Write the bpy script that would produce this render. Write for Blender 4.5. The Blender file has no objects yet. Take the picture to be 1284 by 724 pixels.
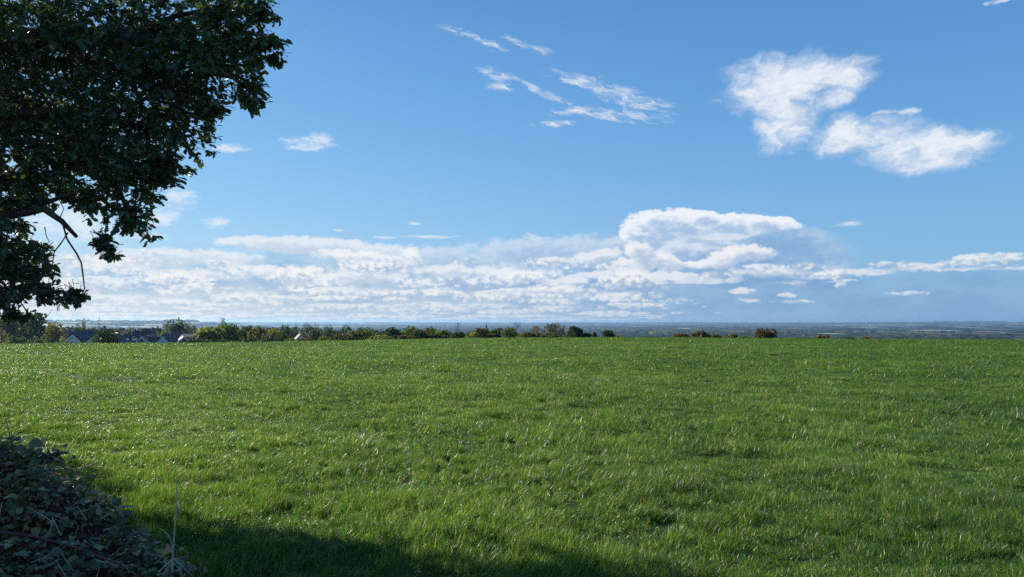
import bpy, bmesh, math, random, os
import numpy as np
from mathutils import Vector, Matrix, Euler

sc = bpy.context.scene
COL = sc.collection
R = math.radians
# ------------------------------------------------------------------ camera
F = 917.0                                   # focal length in photo pixels (1284 wide)
PITCH = math.atan(42.0 / F)
EYE = 1.7
cam_d = bpy.data.cameras.new('camera'); cam = bpy.data.objects.new('camera', cam_d); COL.objects.link(cam)
cam.location = (0, 0, EYE)
cam.rotation_euler = (math.pi / 2 + PITCH, 0, 0)
cam_d.sensor_width = 36; cam_d.lens = 36 * F / 1284
cam_d.clip_start = 0.05; cam_d.clip_end = 120000
sc.camera = cam
CP, SP = math.cos(PITCH), math.sin(PITCH)

def ray(px, py):
    """direction (scaled so that y = 1) of a pixel of the photograph"""
    x = (px - 642) / F; v = -(py - 362) / F
    d = Vector((x, CP - v * SP, SP + v * CP))
    return d / d.y

def at(px, py, D):
    r = ray(px, py)
    return Vector((r.x * D, D, EYE + r.z * D))

def azel(px, py):
    r = ray(px, py).normalized()
    return math.degrees(math.atan2(r.x, r.y)), math.degrees(math.asin(r.z))

SUN_AZ, SUN_EL = -56.0, 24.0                # azimuth from the view direction, to the left

# ------------------------------------------------------------------ shader helper
class N:
    """value socket with arithmetic, writes Math nodes"""
    def __init__(s, nt, sock): s.nt, s.s = nt, sock
    def _m(s, op, *a):
        n = s.nt.nodes.new('ShaderNodeMath'); n.operation = op
        for i, v in enumerate((s,) + a):
            if isinstance(v, N): s.nt.links.new(v.s, n.inputs[i])
            else: n.inputs[i].default_value = v
        return N(s.nt, n.outputs[0])
    def __add__(s, o): return s._m('ADD', o)
    __radd__ = __add__
    def __sub__(s, o): return s._m('SUBTRACT', o)
    def __rsub__(s, o): return (s * -1.0) + o
    def __mul__(s, o): return s._m('MULTIPLY', o)
    __rmul__ = __mul__
    def __truediv__(s, o): return s._m('DIVIDE', o)
    def max(s, o): return s._m('MAXIMUM', o)
    def min(s, o): return s._m('MINIMUM', o)
    def pow(s, o): return s._m('POWER', o)
    def abs(s): return s._m('ABSOLUTE')
    def clamp(s): return s.max(0.0).min(1.0)
    def step(s, a, b, lo=0.0, hi=1.0):
        n = s.nt.nodes.new('ShaderNodeMapRange'); n.interpolation_type = 'SMOOTHSTEP'
        s.nt.links.new(s.s, n.inputs['Value'])
        n.inputs['From Min'].default_value = a; n.inputs['From Max'].default_value = b
        n.inputs['To Min'].default_value = lo; n.inputs['To Max'].default_value = hi
        return N(s.nt, n.outputs['Result'])

def link(nt, v, inp):
    if isinstance(v, N): nt.links.new(v.s, inp)
    elif hasattr(v, 'is_linked') or hasattr(v, 'links'): nt.links.new(v, inp)
    else: inp.default_value = v

def xyz(nt, x, y, z=0.0):
    n = nt.nodes.new('ShaderNodeCombineXYZ')
    for i, v in enumerate((x, y, z)): link(nt, v, n.inputs[i])
    return n.outputs[0]

def noise(nt, vec, scale=1.0, detail=5.0, rough=0.55, dist=0.0, lac=2.0, flat=False):
    n = nt.nodes.new('ShaderNodeTexNoise'); n.noise_dimensions = '2D' if flat else '3D'; link(nt, vec, n.inputs['Vector'])
    n.inputs['Scale'].default_value = scale; n.inputs['Detail'].default_value = detail
    n.inputs['Roughness'].default_value = rough; n.inputs['Distortion'].default_value = dist
    n.inputs['Lacunarity'].default_value = lac
    return N(nt, n.outputs['Fac'])

def voro(nt, vec, scale=1.0, detail=3.0, rough=0.5, smooth=0.6):
    n = nt.nodes.new('ShaderNodeTexVoronoi'); n.feature = 'SMOOTH_F1' if smooth > 0 else 'F1'; n.voronoi_dimensions = '2D'
    n.normalize = True
    link(nt, vec, n.inputs['Vector']); n.inputs['Scale'].default_value = scale
    n.inputs['Detail'].default_value = detail; n.inputs['Roughness'].default_value = rough
    if smooth > 0: n.inputs['Smoothness'].default_value = smooth
    return N(nt, n.outputs['Distance'])

def mixc(nt, f, a, b):
    n = nt.nodes.new('ShaderNodeMix'); n.data_type = 'RGBA'
    link(nt, f, n.inputs[0])
    for v, i in ((a, 6), (b, 7)):
        if isinstance(v, (tuple, list)): n.inputs[i].default_value = (*v, 1)[:4]
        else: link(nt, v, n.inputs[i])
    return n.outputs[2]

def curve(nt, v, pts, lo, hi):
    """piecewise smooth function of a value by a colour ramp; y in 0..1"""
    n = nt.nodes.new('ShaderNodeValToRGB'); cr = n.color_ramp; cr.interpolation = 'EASE'
    f = (v - lo) / (hi - lo); nt.links.new(f.s, n.inputs[0])
    els = cr.elements
    while len(els) < len(pts): els.new(0.5)
    for e, (x, y) in zip(els, pts): pass
    for i, (x, y) in enumerate(pts):
        els[i].position = (x - lo) / (hi - lo); els[i].color = (y, y, y, 1)
    bw = nt.nodes.new('ShaderNodeRGBToBW'); nt.links.new(n.outputs[0], bw.inputs[0])
    return N(nt, bw.outputs[0])

def srgb(r, g, b):
    f = lambda c: ((c / 255 + .055) / 1.055) ** 2.4 if c > 10 else c / 255 / 12.92
    return (f(r), f(g), f(b))

# ------------------------------------------------------------------ world
def build_world():
    w = bpy.data.worlds.new('World'); sc.world = w; w.use_nodes = True
    w.cycles.sampling_method = 'MANUAL'; w.cycles.sample_map_resolution = 256
    nt = w.node_tree; nt.nodes.clear()
    out = nt.nodes.new('ShaderNodeOutputWorld'); bg = nt.nodes.new('ShaderNodeBackground')
    nt.links.new(bg.outputs[0], out.inputs[0])
    STR = 0.10; bg.inputs[1].default_value = STR
    sky = nt.nodes.new('ShaderNodeTexSky'); sky.sky_type = 'NISHITA'; sky.sun_disc = False
    sky.sun_elevation = R(SUN_EL); sky.sun_rotation = R(SUN_AZ)
    sky.altitude = 100; sky.air_density = 1.0; sky.dust_density = 0.6; sky.ozone_density = 1.6
    tc = nt.nodes.new('ShaderNodeTexCoord')
    sep = nt.nodes.new('ShaderNodeSeparateXYZ'); nt.links.new(tc.outputs['Generated'], sep.inputs[0])
    x, y, z = (N(nt, sep.outputs[i]) for i in range(3))
    D = 180 / math.pi
    az = x._m('ARCTAN2', y) * D
    el = z._m('ARCSINE') * D
    K = 1 / STR * SKY_WHITE                       # emission scale of a white cloud

    # clear sky: the sky model balanced towards the deep blue of the day
    def ramp(pts):
        n = nt.nodes.new('ShaderNodeValToRGB'); f = el / 30.0; nt.links.new(f.s, n.inputs[0])
        e_ = n.color_ramp.elements
        while len(e_) < len(pts): e_.new(.5)
        for i, (p, c_) in enumerate(pts): e_[i].position = p / 30; e_[i].color = (*srgb(*c_), 1)
        return n.outputs[0]
    rl = ramp([(0, (190, 214, 228)), (4, (164, 208, 240)), (9, (134, 194, 240)), (14, (116, 182, 236)), (20, (104, 168, 228)), (25, (90, 152, 214)), (30, (72, 130, 196))])
    rr = ramp([(0, (130, 178, 216)), (4, (126, 182, 226)), (9, (116, 176, 228)), (14, (102, 164, 222)), (20, (88, 150, 212)), (25, (76, 138, 202)), (30, (62, 120, 186))])
    grad = mixc(nt, az.step(-45, 34), rl, rr)
    mu = nt.nodes.new('ShaderNodeMix'); mu.data_type = 'RGBA'; mu.blend_type = 'MULTIPLY'; mu.inputs[0].default_value = 1
    nt.links.new(grad, mu.inputs[6]); mu.inputs[7].default_value = (K, K, K, 1)
    col = mixc(nt, SKY_MIX, sky.outputs[0], mu.outputs[2])

    def nz(u, v, seed, detail=5, rough=.6):
        return noise(nt, xyz(nt, u + seed * 17.3, v + seed * 5.1), 1.0, detail, rough, flat=True)
    wu = nz(az * .55, el * .55, 3.3, 4) - 0.5
    wv = nz(az * .55, el * .55, 9.7, 4) - 0.5

    warped = {}
    def blobs(lst, warp=1.0):
        """union of soft ellipses: (px, py, rx, ry, rot) in photo pixels, turned into sky angles"""
        warp = min((.15, .4, .8), key=lambda k: abs(k - warp)); key = warp
        if key not in warped: warped[key] = xyz(nt, az + wu * warp, el + wv * warp)
        f = None
        for (px, py, rx, ry, rot) in lst:
            a0, e0 = azel(px, py)
            def vm(op, *ins):
                n = nt.nodes.new('ShaderNodeVectorMath'); n.operation = op
                for i, v_ in enumerate(ins):
                    if isinstance(v_, tuple): n.inputs[i].default_value = v_
                    else: nt.links.new(v_, n.inputs[i])
                return n
            ix, iy = 16 / rx, 16 / ry
            if abs(rot) <= 5:
                q = vm('MULTIPLY_ADD', warped[key], (ix, iy, 0), (-a0 * ix, -e0 * iy, 0)).outputs[0]
                g = N(nt, vm('DOT_PRODUCT', q, q).outputs['Value'])
            else:
                c, s = math.cos(R(rot)), math.sin(R(rot))
                q = vm('SUBTRACT', warped[key], (a0, e0, 0)).outputs[0]
                g1 = N(nt, vm('DOT_PRODUCT', q, (c * ix, s * ix, 0)).outputs['Value'])
                g2 = N(nt, vm('DOT_PRODUCT', q, (-s * iy, c * iy, 0)).outputs['Value'])
                g = g1._m('MULTIPLY', g1)._m('ADD', g2 * g2)
            f = g if f is None else f.min(g)
        return 1.0 - f

    def over(col, alpha, c, k=1.0):
        return mixc(nt, alpha.clamp(), col, tuple(t * K * k for t in c) if isinstance(c, tuple) else c)
    W = (1, 1, 1)

    def kc(*c): return tuple(t * K for t in srgb(*c))
    left = az.step(-34, 26, 1.0, 0.0)
    n_a = nz(az * .22, el * .55, 5.0, 5, .55)
    n_b = nz(az * .6, el * 1.1, 2.0, 7, .6)
    n_c = nz(az * 1.7, el * 2.6, 6.0, 5, .6)
    # ---- low veil: pale grey-blue shower cloud layer near the horizon
    top = curve(nt, az, [(-60, .60), (-42, .62), (-30, .62), (-22, .64), (-14, .74), (-6, .66), (3, .66), (9, .84), (17, .82), (22, .70), (26, .48), (31, .46), (36, .52), (60, .5)], -60, 60)
    h = el + (n_b - .5) * 2.2 + (n_a - .5) * 1.5 - top * 9.0
    vcol = mixc(nt, left, mixc(nt, n_a.step(.38, .62), kc(122, 163, 208), kc(140, 178, 216)), mixc(nt, n_a.step(.36, .66), kc(160, 190, 220), kc(202, 214, 226)))
    col = mixc(nt, h.step(-3.4, 0.3, 1.0, 0.0) * mixf(nt, left, .85, .80), col, vcol)

    def cloud(col, lst, warp, amp, soft, white, grey, alpha, flat=0.0):
        """one bank of cloud: bright sunlit rim on the upper left, greyer body and base"""
        f = blobs(lst, warp) + (n_b - .5) * amp + (n_c - .5) * amp * .7
        d_ = blobs([(px + 6, py + 8, rx, ry, ro) for (px, py, rx, ry, ro) in lst], warp) + (n_b - .5) * amp + (n_c - .5) * amp * .2
        body = (d_ * .75 + (.5 - n_b) * 1.6 + (n_c - .5) * .6).step(.0, .85)
        c_ = mixc(nt, body, white, grey)
        return mixc(nt, f.step(0, soft) * alpha, col, c_)

    # ---- anvils and flat sheets with a pale upper edge
    col = cloud(col, [(700, 316, 140, 24, 0), (790, 306, 70, 10, 0), (560, 330, 90, 24, 3)], .9, 1.1, .7, kc(214, 226, 240), kc(170, 197, 226), .75)
    col = cloud(col, [(380, 307, 105, 12, 2), (470, 318, 60, 16, 0), (300, 303, 30, 6, 0)], .8, 1.0, .6, kc(236, 241, 247), kc(200, 212, 228), .8)
    col = cloud(col, [(230, 322, 120, 12, 4), (150, 330, 90, 12, 0), (240, 345, 90, 8, 0)], .8, 1.3, .9, kc(240, 243, 246), kc(206, 217, 230), .75)
    # ---- the towering heads right of the middle
    col = cloud(col, [(985, 305, 85, 26, -12), (940, 315, 110, 22, 0), (1010, 330, 60, 10, 0)], .6, .8, .6, kc(180, 203, 228), kc(136, 174, 216), .85)
    col = cloud(col, [(836, 285, 62, 24, 0), (905, 284, 62, 17, 0), (960, 280, 46, 11, -6), (860, 300, 60, 20, 0), (800, 292, 26, 14, 0), (815, 306, 28, 24, 0), (880, 272, 22, 9, 0)], .6, 1.0, .34, kc(240, 245, 251), kc(166, 193, 226), .96)
    col = cloud(col, [(905, 298, 34, 6, 0), (850, 316, 30, 16, 0), (880, 312, 40, 9, 0)], .6, 1.2, .6, kc(220, 230, 243), kc(160, 188, 221), .75)
    col = cloud(col, [(928, 321, 42, 11, 2), (945, 315, 24, 11, 0), (880, 332, 38, 7, 0), (812, 328, 36, 14, 8), (905, 326, 20, 8, 0), (788, 334, 32, 14, 0), (800, 314, 20, 14, 0), (840, 332, 20, 12, 0)], .7, 1.4, .5, kc(238, 240, 244), kc(176, 197, 223), .95)

    # ---- cloudlets: rows of small clouds with bright tops and grey flat bases
    def cell(u, v, seed):
        n = nt.nodes.new('ShaderNodeTexVoronoi'); n.voronoi_dimensions = '2D'; n.feature = 'F1'
        nt.links.new(xyz(nt, u + seed, v), n.inputs['Vector']); n.inputs['Scale'].default_value = 1.0
        sp = nt.nodes.new('ShaderNodeSeparateXYZ'); nt.links.new(n.outputs['Position'], sp.inputs[0])
        sx = nt.nodes.new('ShaderNodeSeparateColor'); nt.links.new(n.outputs['Color'], sx.inputs[0])
        return N(nt, n.outputs['Distance']), v - N(nt, sp.outputs[1]), N(nt, sx.outputs[0])
    def cloudlets(col, su, sv, seed, mask, r0, soft, white, grey, alpha):
        # cell size shrinks towards the horizon by stretching the height scale
        vv = (el.max(0.0) + .35)._m('LOGARITHM', 2.718)
        u = az * su + (n_b - .5) * 1.0 + (n_c - .5) * .35; v = vv * sv + (n_b - .5) * .7 + (n_c - .5) * .3
        d, dv, rnd = cell(u, v, seed)
        f = mask + rnd * .55 + r0 - d * 1.15 - (dv * -1.0).max(0.0) * .5 + (n_c - .5) * .8 + (n_b - .5) * .7
        sh = dv * 1.1 - d * .1 + (n_c - .5) * 1.7 + .52
        c_ = mixc(nt, sh.step(.05, .85), grey, white)
        return mixc(nt, f.step(0, soft) * alpha, col, c_)
    Wl, Gl = kc(247, 247, 246), kc(176, 195, 218)
    # grey-blue shade between the rows, then the broad white banks
    sh_ = blobs([(600, 360, 60, 9, 0), (800, 361, 75, 11, 0), (690, 330, 60, 10, 0), (470, 372, 60, 6, 0), (905, 345, 50, 6, 0)], .9)
    col = mixc(nt, (sh_ + (n_b - .5) * 1.6).step(-.2, .8) * .6, col, kc(160, 185, 216))
    col = cloud(col, [(440, 320, 55, 9, 3), (516, 321, 17, 9, 0), (350, 342, 70, 9, 0), (455, 347, 60, 12, 0), (400, 352, 60, 8, 0)], .7, 1.3, .8, kc(244, 246, 248), kc(196, 209, 226), .85)
    col = cloud(col, [(640, 343, 60, 8, -8), (560, 340, 50, 10, 0), (700, 352, 60, 7, -5), (760, 342, 50, 7, 8), (745, 322, 40, 9, 8), (820, 347, 70, 6, 0)], .7, 1.3, .7, kc(236, 240, 246), kc(180, 200, 225), .85)
    m = az.step(4, 20, 0.0, -2.2) + el.step(4.6, 6.6, 0.0, -3.0) + az.step(-30, -14, .15, 0.0)
    col = cloudlets(col, .22, 2.6, 3.0, m, .45, .5, kc(242, 245, 248), kc(172, 195, 222), .8)
    rowm = blobs([(960, 344, 105, 14, 1), (1080, 338, 90, 9, 0), (1000, 348, 120, 9, 0), (1235, 326, 60, 9, 0), (1180, 334, 60, 6, 0), (890, 356, 90, 9, 0)], .3).min(.5) * 1.3
    col = cloud(col, [(970, 342, 62, 9, 2), (1075, 341, 50, 5, 0), (1020, 346, 60, 5, 0), (1148, 335, 28, 5, 0), (1238, 325, 46, 6, 0), (1235, 337, 60, 3, 0), (890, 352, 60, 5, 0)], .4, 1.7, .9, kc(232, 237, 243), kc(150, 181, 214), .75)
    col = cloudlets(col, .36, 3.4, 8.0, rowm, -.2, .6, kc(238, 240, 243), kc(150, 181, 214), .7)
    m = az.step(8, 25, 0.0, -2.2) + el.step(4.2, 6.0, 0.0, -3.0)
    col = cloudlets(col, .21, 2.3, 14.0, m, .36, .5, Wl, kc(168, 190, 216), .85)
    m = az.step(10, 24, 0.0, -.9) + el.step(2.4, 3.6, 0.0, -3.0)
    col = cloudlets(col, .36, 3.5, 25.0, m, .16, .45, Wl, kc(182, 198, 216), .85)
    col = cloud(col, [(1053, 354, 9, 7, 0), (928, 365, 17, 5, 0), (985, 370, 14, 3.5, 0), (1140, 368, 28, 3, 0), (995, 378, 26, 2.5, 0), (940, 377, 16, 3, 0)],
                .35, 2.6, 1.0, kc(238, 240, 243), kc(190, 207, 226), .85)

    # ---- thin flat streaks
    st = blobs([(540, 297, 38, 2.6, 0), (485, 298, 16, 2, 0), (520, 281, 9, 2, 0), (1065, 281, 18, 3, 0), (185, 296, 26, 4, 0), (425, 289, 8, 2, 0)], .12)
    sn2 = nz(az, el * 4, 4.0, 4)
    col = mixc(nt, (st + (sn2 - .5) * 2.4).step(-.2, 1.3) * .75, col, tuple(t * K for t in srgb(226, 236, 246)))

    # ---- wispy ice clouds high up: combed streaks falling to the right
    c, s = math.cos(R(-17)), math.sin(R(-17))
    u2 = az * c + el * s; v2 = el * c - az * s
    wi = nz(u2 * .7, v2 * 1.6, 12.0, 3) - .5
    comb = nz(u2 * 0.55 + wi * 1.6, v2 * 2.2 + wi * 1.6, 8.0, 7, .66)
    cr = blobs([(730, 103, 42, 8, -16), (775, 118, 66, 12, -19), (815, 130, 28, 7, -8), (720, 140, 30, 6, 5), (775, 145, 62, 7, -6),
                (700, 155, 26, 5, -3), (622, 95, 22, 7, -20), (627, 110, 20, 5, 0), (672, 113, 34, 4, -27), (692, 122, 24, 5, -20),
                (580, 42, 30, 4, -12), (606, 52, 28, 5, -20), (648, 52, 24, 4, -20), (676, 62, 16, 5, -22)], .5)
    col = mixc(nt, (cr * .8 + (comb - .5) * 5.2).step(-.3, 2.3) * .9, col, tuple(t * K for t in srgb(238, 242, 248)))
    # ---- the two woolly patches at the right
    f2 = nz(az * 0.42 + wu * 1.5, el * 0.75 + wv * 1.2, 15.0, 7, .53)
    f3 = nz(az * .9 + el * .6 + wu * 2, el * 2.6 - az * .5 + wv, 18.0, 7, .62)
    pa = blobs([(985, 108, 62, 34, 0), (1040, 98, 42, 20, -8), (985, 152, 34, 34, 0), (960, 122, 48, 18, -10), (1055, 112, 28, 16, 15), (1010, 88, 60, 14, -3)], .8)
    pb = blobs([(1060, 160, 22, 16, -10), (1085, 172, 58, 20, -4), (1150, 186, 62, 24, -7), (1195, 181, 44, 13, 0), (1160, 200, 40, 14, -5)], .6)
    a = pa.max(pb) + (f2 - .5) * 2.6 + (f3 - .5) * .5
    body = mixc(nt, (a * .35 + f3 * .6).step(.2, .85), kc(196, 214, 236), kc(240, 244, 250))
    col = mixc(nt, a.step(-.7, 1.1) * .93, col, body)
    # ---- small scraps
    sm = blobs([(385, 181, 38, 10, 5), (402, 175, 16, 9, 0), (286, 186, 24, 6, 0), (270, 279, 15, 8, 0), (226, 252, 20, 14, 10), (205, 272, 22, 10, 15), (92, 276, 52, 30, 0),
                (1141, 140, 13, 4, 0), (1108, 141, 12, 2.5, 0), (990, 284, 16, 5, 0), (640, 335, 20, 8, 0), (1262, 0, 22, 3, 0)], .6)
    col = mixc(nt, (sm + (f3 - .5) * 3.2 + (f2 - .5) * 1.5).step(-.3, 1.6) * .8, col, tuple(t * K for t in srgb(232, 239, 248)))

    # moist air brightening towards the horizon
    hz = el.abs().step(0.0, 3.5, 1.0, 0.0)
    hcol = mixc(nt, az.step(-34, 26), tuple(t * K for t in srgb(222, 226, 226)), tuple(t * K for t in srgb(140, 178, 214)))
    col = mixc(nt, hz * HZ_ALPHA, col, hcol)
    # below the horizon: dull ground tone
    col = mixc(nt, el.step(-2.0, -1.0, 1.0, 0.0), col, (K * .10, K * .13, K * .14))
    link(nt, col, bg.inputs[0])

def mixf(nt, f, a, b):
    n = nt.nodes.new('ShaderNodeMix'); n.data_type = 'FLOAT'
    link(nt, f, n.inputs[0]); n.inputs[2].default_value = a; n.inputs[3].default_value = b
    return N(nt, n.outputs[0])

SKY_WHITE = 2 ** -0.6      # linear picture value of a fully white cloud at exposure 0
SKY_MIX = 0.88
HZ_ALPHA = .45
sc.view_settings.view_transform = 'Standard'; sc.view_settings.look = 'None'
sc.view_settings.gamma = 1; sc.view_settings.use_curve_mapping = False
EXPO = 0.6; sc.view_settings.exposure = EXPO
build_world()

# ================================================================== helpers for objects
rng = np.random.default_rng(7)
def tag(o, label=None, cat=None, group=None, kind=None):
    for k, v in (('label', label), ('category', cat), ('group', group), ('kind', kind)):
        if v: o[k] = v
    return o

def mesh_np(name, V, loops, sizes, mat=None, smooth=False):
    """mesh from numpy: V (n,3), flat loop vertex indices, polygon sizes"""
    me = bpy.data.meshes.new(name)
    V = np.asarray(V, np.float32); loops = np.asarray(loops, np.int32).ravel(); sizes = np.asarray(sizes, np.int32)
    me.vertices.add(len(V)); me.vertices.foreach_set('co', V.ravel())
    me.loops.add(len(loops)); me.loops.foreach_set('vertex_index', loops)
    me.polygons.add(len(sizes)); st = np.zeros(len(sizes), np.int32); st[1:] = np.cumsum(sizes)[:-1]
    me.polygons.foreach_set('loop_start', st)
    if smooth: me.polygons.foreach_set('use_smooth', np.ones(len(sizes), bool))
    me.update(calc_edges=True); me.validate()
    if mat: me.materials.append(mat)
    return me

def link_obj(name, me, parent=None, loc=None):
    o = bpy.data.objects.new(name, me); COL.objects.link(o)
    if parent: o.parent = parent
    if loc is not None: o.location = loc
    return o

def empty(name, loc, rz=0.0):
    o = bpy.data.objects.new(name, None); COL.objects.link(o); o.location = loc; o.rotation_euler = (0, 0, rz)
    o.empty_display_size = .3
    return o

class MB:
    """collects shapes, builds one mesh"""
    def __init__(s): s.v = []; s.f = []; s.m = []
    def add(s, V, Fc, mi=0):
        b = len(s.v); s.v += [tuple(v) for v in V]; s.f += [tuple(i + b for i in f) for f in Fc]; s.m += [mi] * len(Fc)
    def box(s, x0, x1, y0, y1, z0, z1, mi=0):
        V = [(x, y, z) for z in (z0, z1) for y in (y0, y1) for x in (x0, x1)]
        s.add(V, [(0, 2, 3, 1), (4, 5, 7, 6), (0, 1, 5, 4), (2, 6, 7, 3), (0, 4, 6, 2), (1, 3, 7, 5)], mi)
    def tube(s, pts, rad, n=7, mi=0):
        pts = [Vector(p) for p in pts]; V = []; Fc = []
        up = Vector((.31, .22, .93))
        for i, p in enumerate(pts):
            t = (pts[min(i + 1, len(pts) - 1)] - pts[max(i - 1, 0)]).normalized()
            a = t.cross(up if abs(t.dot(up)) < .93 else Vector((1, .2, 0))).normalized(); b = t.cross(a)
            r = rad[i] if hasattr(rad, '__len__') else rad
            for k in range(n):
                th = 2 * math.pi * k / n; V.append(p + a * (math.cos(th) * r) + b * (math.sin(th) * r))
        for i in range(len(pts) - 1):
            for k in range(n):
                k2 = (k + 1) % n; Fc.append((i * n + k, i * n + k2, (i + 1) * n + k2, (i + 1) * n + k))
        Fc.append(tuple(range(n))[::-1]); Fc.append(tuple(range((len(pts) - 1) * n, len(pts) * n)))
        s.add(V, Fc, mi)
    def mesh(s, name, mats, smooth=False):
        me = bpy.data.meshes.new(name); me.from_pydata(s.v, [], s.f)
        for m in (mats if isinstance(mats, (list, tuple)) else [mats]): me.materials.append(m)
        if any(s.m): me.polygons.foreach_set('material_index', s.m)
        if smooth: me.polygons.foreach_set('use_smooth', [True] * len(s.f))
        me.update(); return me
    def build(s, name, mats, parent=None, smooth=False):
        return link_obj(name, s.mesh(name, mats, smooth), parent)

def scatter_mesh(name, T, Tf, pos, Rm, sc_, mat, smooth=True, extra=None):
    """many copies of a template (T verts, Tf quads/tris list of equal size) as one mesh; extra = per copy colour value"""
    n, k = len(pos), len(T)
    V = np.einsum('nij,kj->nki', Rm, T) * np.asarray(sc_).reshape(n, 1, -1) + pos[:, None, :]
    V = V.reshape(-1, 3)
    Tf = np.asarray(Tf); L = (Tf[None] + (np.arange(n) * k)[:, None, None]).reshape(-1)
    me = mesh_np(name, V, L, np.full(n * len(Tf), Tf.shape[1]), mat, smooth)
    if extra is not None:
        a = me.attributes.new('tone', 'FLOAT', 'POINT'); a.data.foreach_set('value', np.repeat(np.asarray(extra, np.float32), k))
    return me

def rot_from(dirs, normals):
    """rotation matrices with local y along dirs and local z near normals"""
    y = dirs / np.linalg.norm(dirs, axis=1, keepdims=True)
    x = np.cross(y, normals); x /= np.linalg.norm(x, axis=1, keepdims=True) + 1e-9
    z = np.cross(x, y)
    return np.stack([x, y, z], axis=2)

def rand_unit(n, r=rng):
    v = r.normal(size=(n, 3)); return v / np.linalg.norm(v, axis=1, keepdims=True)

# ------------------------------------------------------------------ materials
def new_mat(name):
    m = bpy.data.materials.new(name); m.use_nodes = True; nt = m.node_tree; nt.nodes.clear()
    out = nt.nodes.new('ShaderNodeOutputMaterial'); return m, nt, out

def attr(nt, name):
    n = nt.nodes.new('ShaderNodeAttribute'); n.attribute_name = name; return N(nt, n.outputs['Fac'])

def geo_pos(nt):
    return nt.nodes.new('ShaderNodeNewGeometry').outputs['Position']
def obj_pos(nt):
    return nt.nodes.new('ShaderNodeTexCoord').outputs['Object']

def ramp_c(nt, f, cols):
    n = nt.nodes.new('ShaderNodeValToRGB'); nt.links.new(f.s if isinstance(f, N) else f, n.inputs[0])
    e = n.color_ramp.elements
    while len(e) < len(cols): e.new(.5)
    for i, (p, c) in enumerate(cols): e[i].position = p; e[i].color = (*c, 1)
    return n.outputs[0]

def leaf_mat(name, cols, rough=.45, trans=.35, tcol=None, spec=.4, nscale=.8, tone=True):
    """foliage: colour picked per leaf by its tone plus slow noise; light passes through"""
    m, nt, out = new_mat(name)
    nz_ = noise(nt, geo_pos(nt), nscale, 3)
    f = (attr(nt, 'tone') * .75 + nz_ * .5 - .12) if tone else nz_
    c = ramp_c(nt, f.clamp(), cols)
    p = nt.nodes.new('ShaderNodeBsdfPrincipled'); nt.links.new(c, p.inputs['Base Color'])
    p.inputs['Roughness'].default_value = rough; p.inputs['Specular IOR Level'].default_value = spec
    tr = nt.nodes.new('ShaderNodeBsdfTranslucent')
    mu = nt.nodes.new('ShaderNodeMix'); mu.data_type = 'RGBA'; mu.blend_type = 'MULTIPLY'; mu.inputs[0].default_value = 1
    nt.links.new(c, mu.inputs[6]); mu.inputs[7].default_value = (*(tcol or (1.8, 1.9, .7)), 1); nt.links.new(mu.outputs[2], tr.inputs[0])
    ms = nt.nodes.new('ShaderNodeMixShader'); ms.inputs[0].default_value = trans
    nt.links.new(p.outputs[0], ms.inputs[1]); nt.links.new(tr.outputs[0], ms.inputs[2]); nt.links.new(ms.outputs[0], out.inputs[0])
    return m

def plain_mat(name, cols, scale=3.0, rough=.8, spec=.3, bump=0.0, bscale=20.0, metal=0.0, detail=5, space='obj'):
    m, nt, out = new_mat(name)
    v = obj_pos(nt) if space == 'obj' else geo_pos(nt)
    f = noise(nt, v, scale, detail, .6)
    n_ = len(cols); c = ramp_c(nt, f.step(.28, .72), [(i / max(1, n_ - 1), c_) for i, c_ in enumerate(cols)]) if n_ > 1 else None
    p = nt.nodes.new('ShaderNodeBsdfPrincipled')
    if c is not None: nt.links.new(c, p.inputs['Base Color'])
    else: p.inputs['Base Color'].default_value = (*cols[0], 1)
    p.inputs['Roughness'].default_value = rough; p.inputs['Specular IOR Level'].default_value = spec; p.inputs['Metallic'].default_value = metal
    if bump:
        b = nt.nodes.new('ShaderNodeBump'); b.inputs['Strength'].default_value = bump; b.inputs['Distance'].default_value = .02
        h = noise(nt, v, bscale, 5, .6); nt.links.new(h.s, b.inputs['Height']); nt.links.new(b.outputs[0], p.inputs['Normal'])
    nt.links.new(p.outputs[0], out.inputs[0]); return m

M = {}
M['bark'] = plain_mat('oak_bark', [(.035, .028, .022), (.09, .075, .055)], 6, .9, .2, .8, 30)
M['twig'] = plain_mat('twig_bark', [(.05, .038, .028), (.10, .08, .06)], 9, .85, .2)
M['cane'] = plain_mat('bramble_cane', [(.07, .025, .03), (.12, .06, .045)], 14, .6, .3)
M['drystem'] = plain_mat('dry_stem', [(.34, .29, .22), (.52, .46, .37)], 25, .8, .2)
M['oakleaf'] = leaf_mat('oak_leaf', [(0, (.056, .078, .044)), (.5, (.090, .120, .062)), (.9, (.125, .155, .070)), (1, (.26, .25, .06))], .34, .24, (1.7, 1.9, .7), .35)
M['bramleaf'] = leaf_mat('bramble_leaf', [(0, (.050, .062, .022)), (.38, (.10, .12, .045)), (.58, (.19, .20, .10)), (.70, (.30, .26, .09)), (.80, (.38, .22, .06)), (.90, (.22, .10, .05)), (1, (.36, .33, .26))], .5, .18, (1.5, 1.6, .6), .5)
M['deadleaf'] = leaf_mat('dead_leaf', [(0, (.15, .08, .045)), (.5, (.28, .17, .09)), (1, (.42, .34, .24))], .7, .2, (1.4, 1.2, .8), .2)

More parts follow.
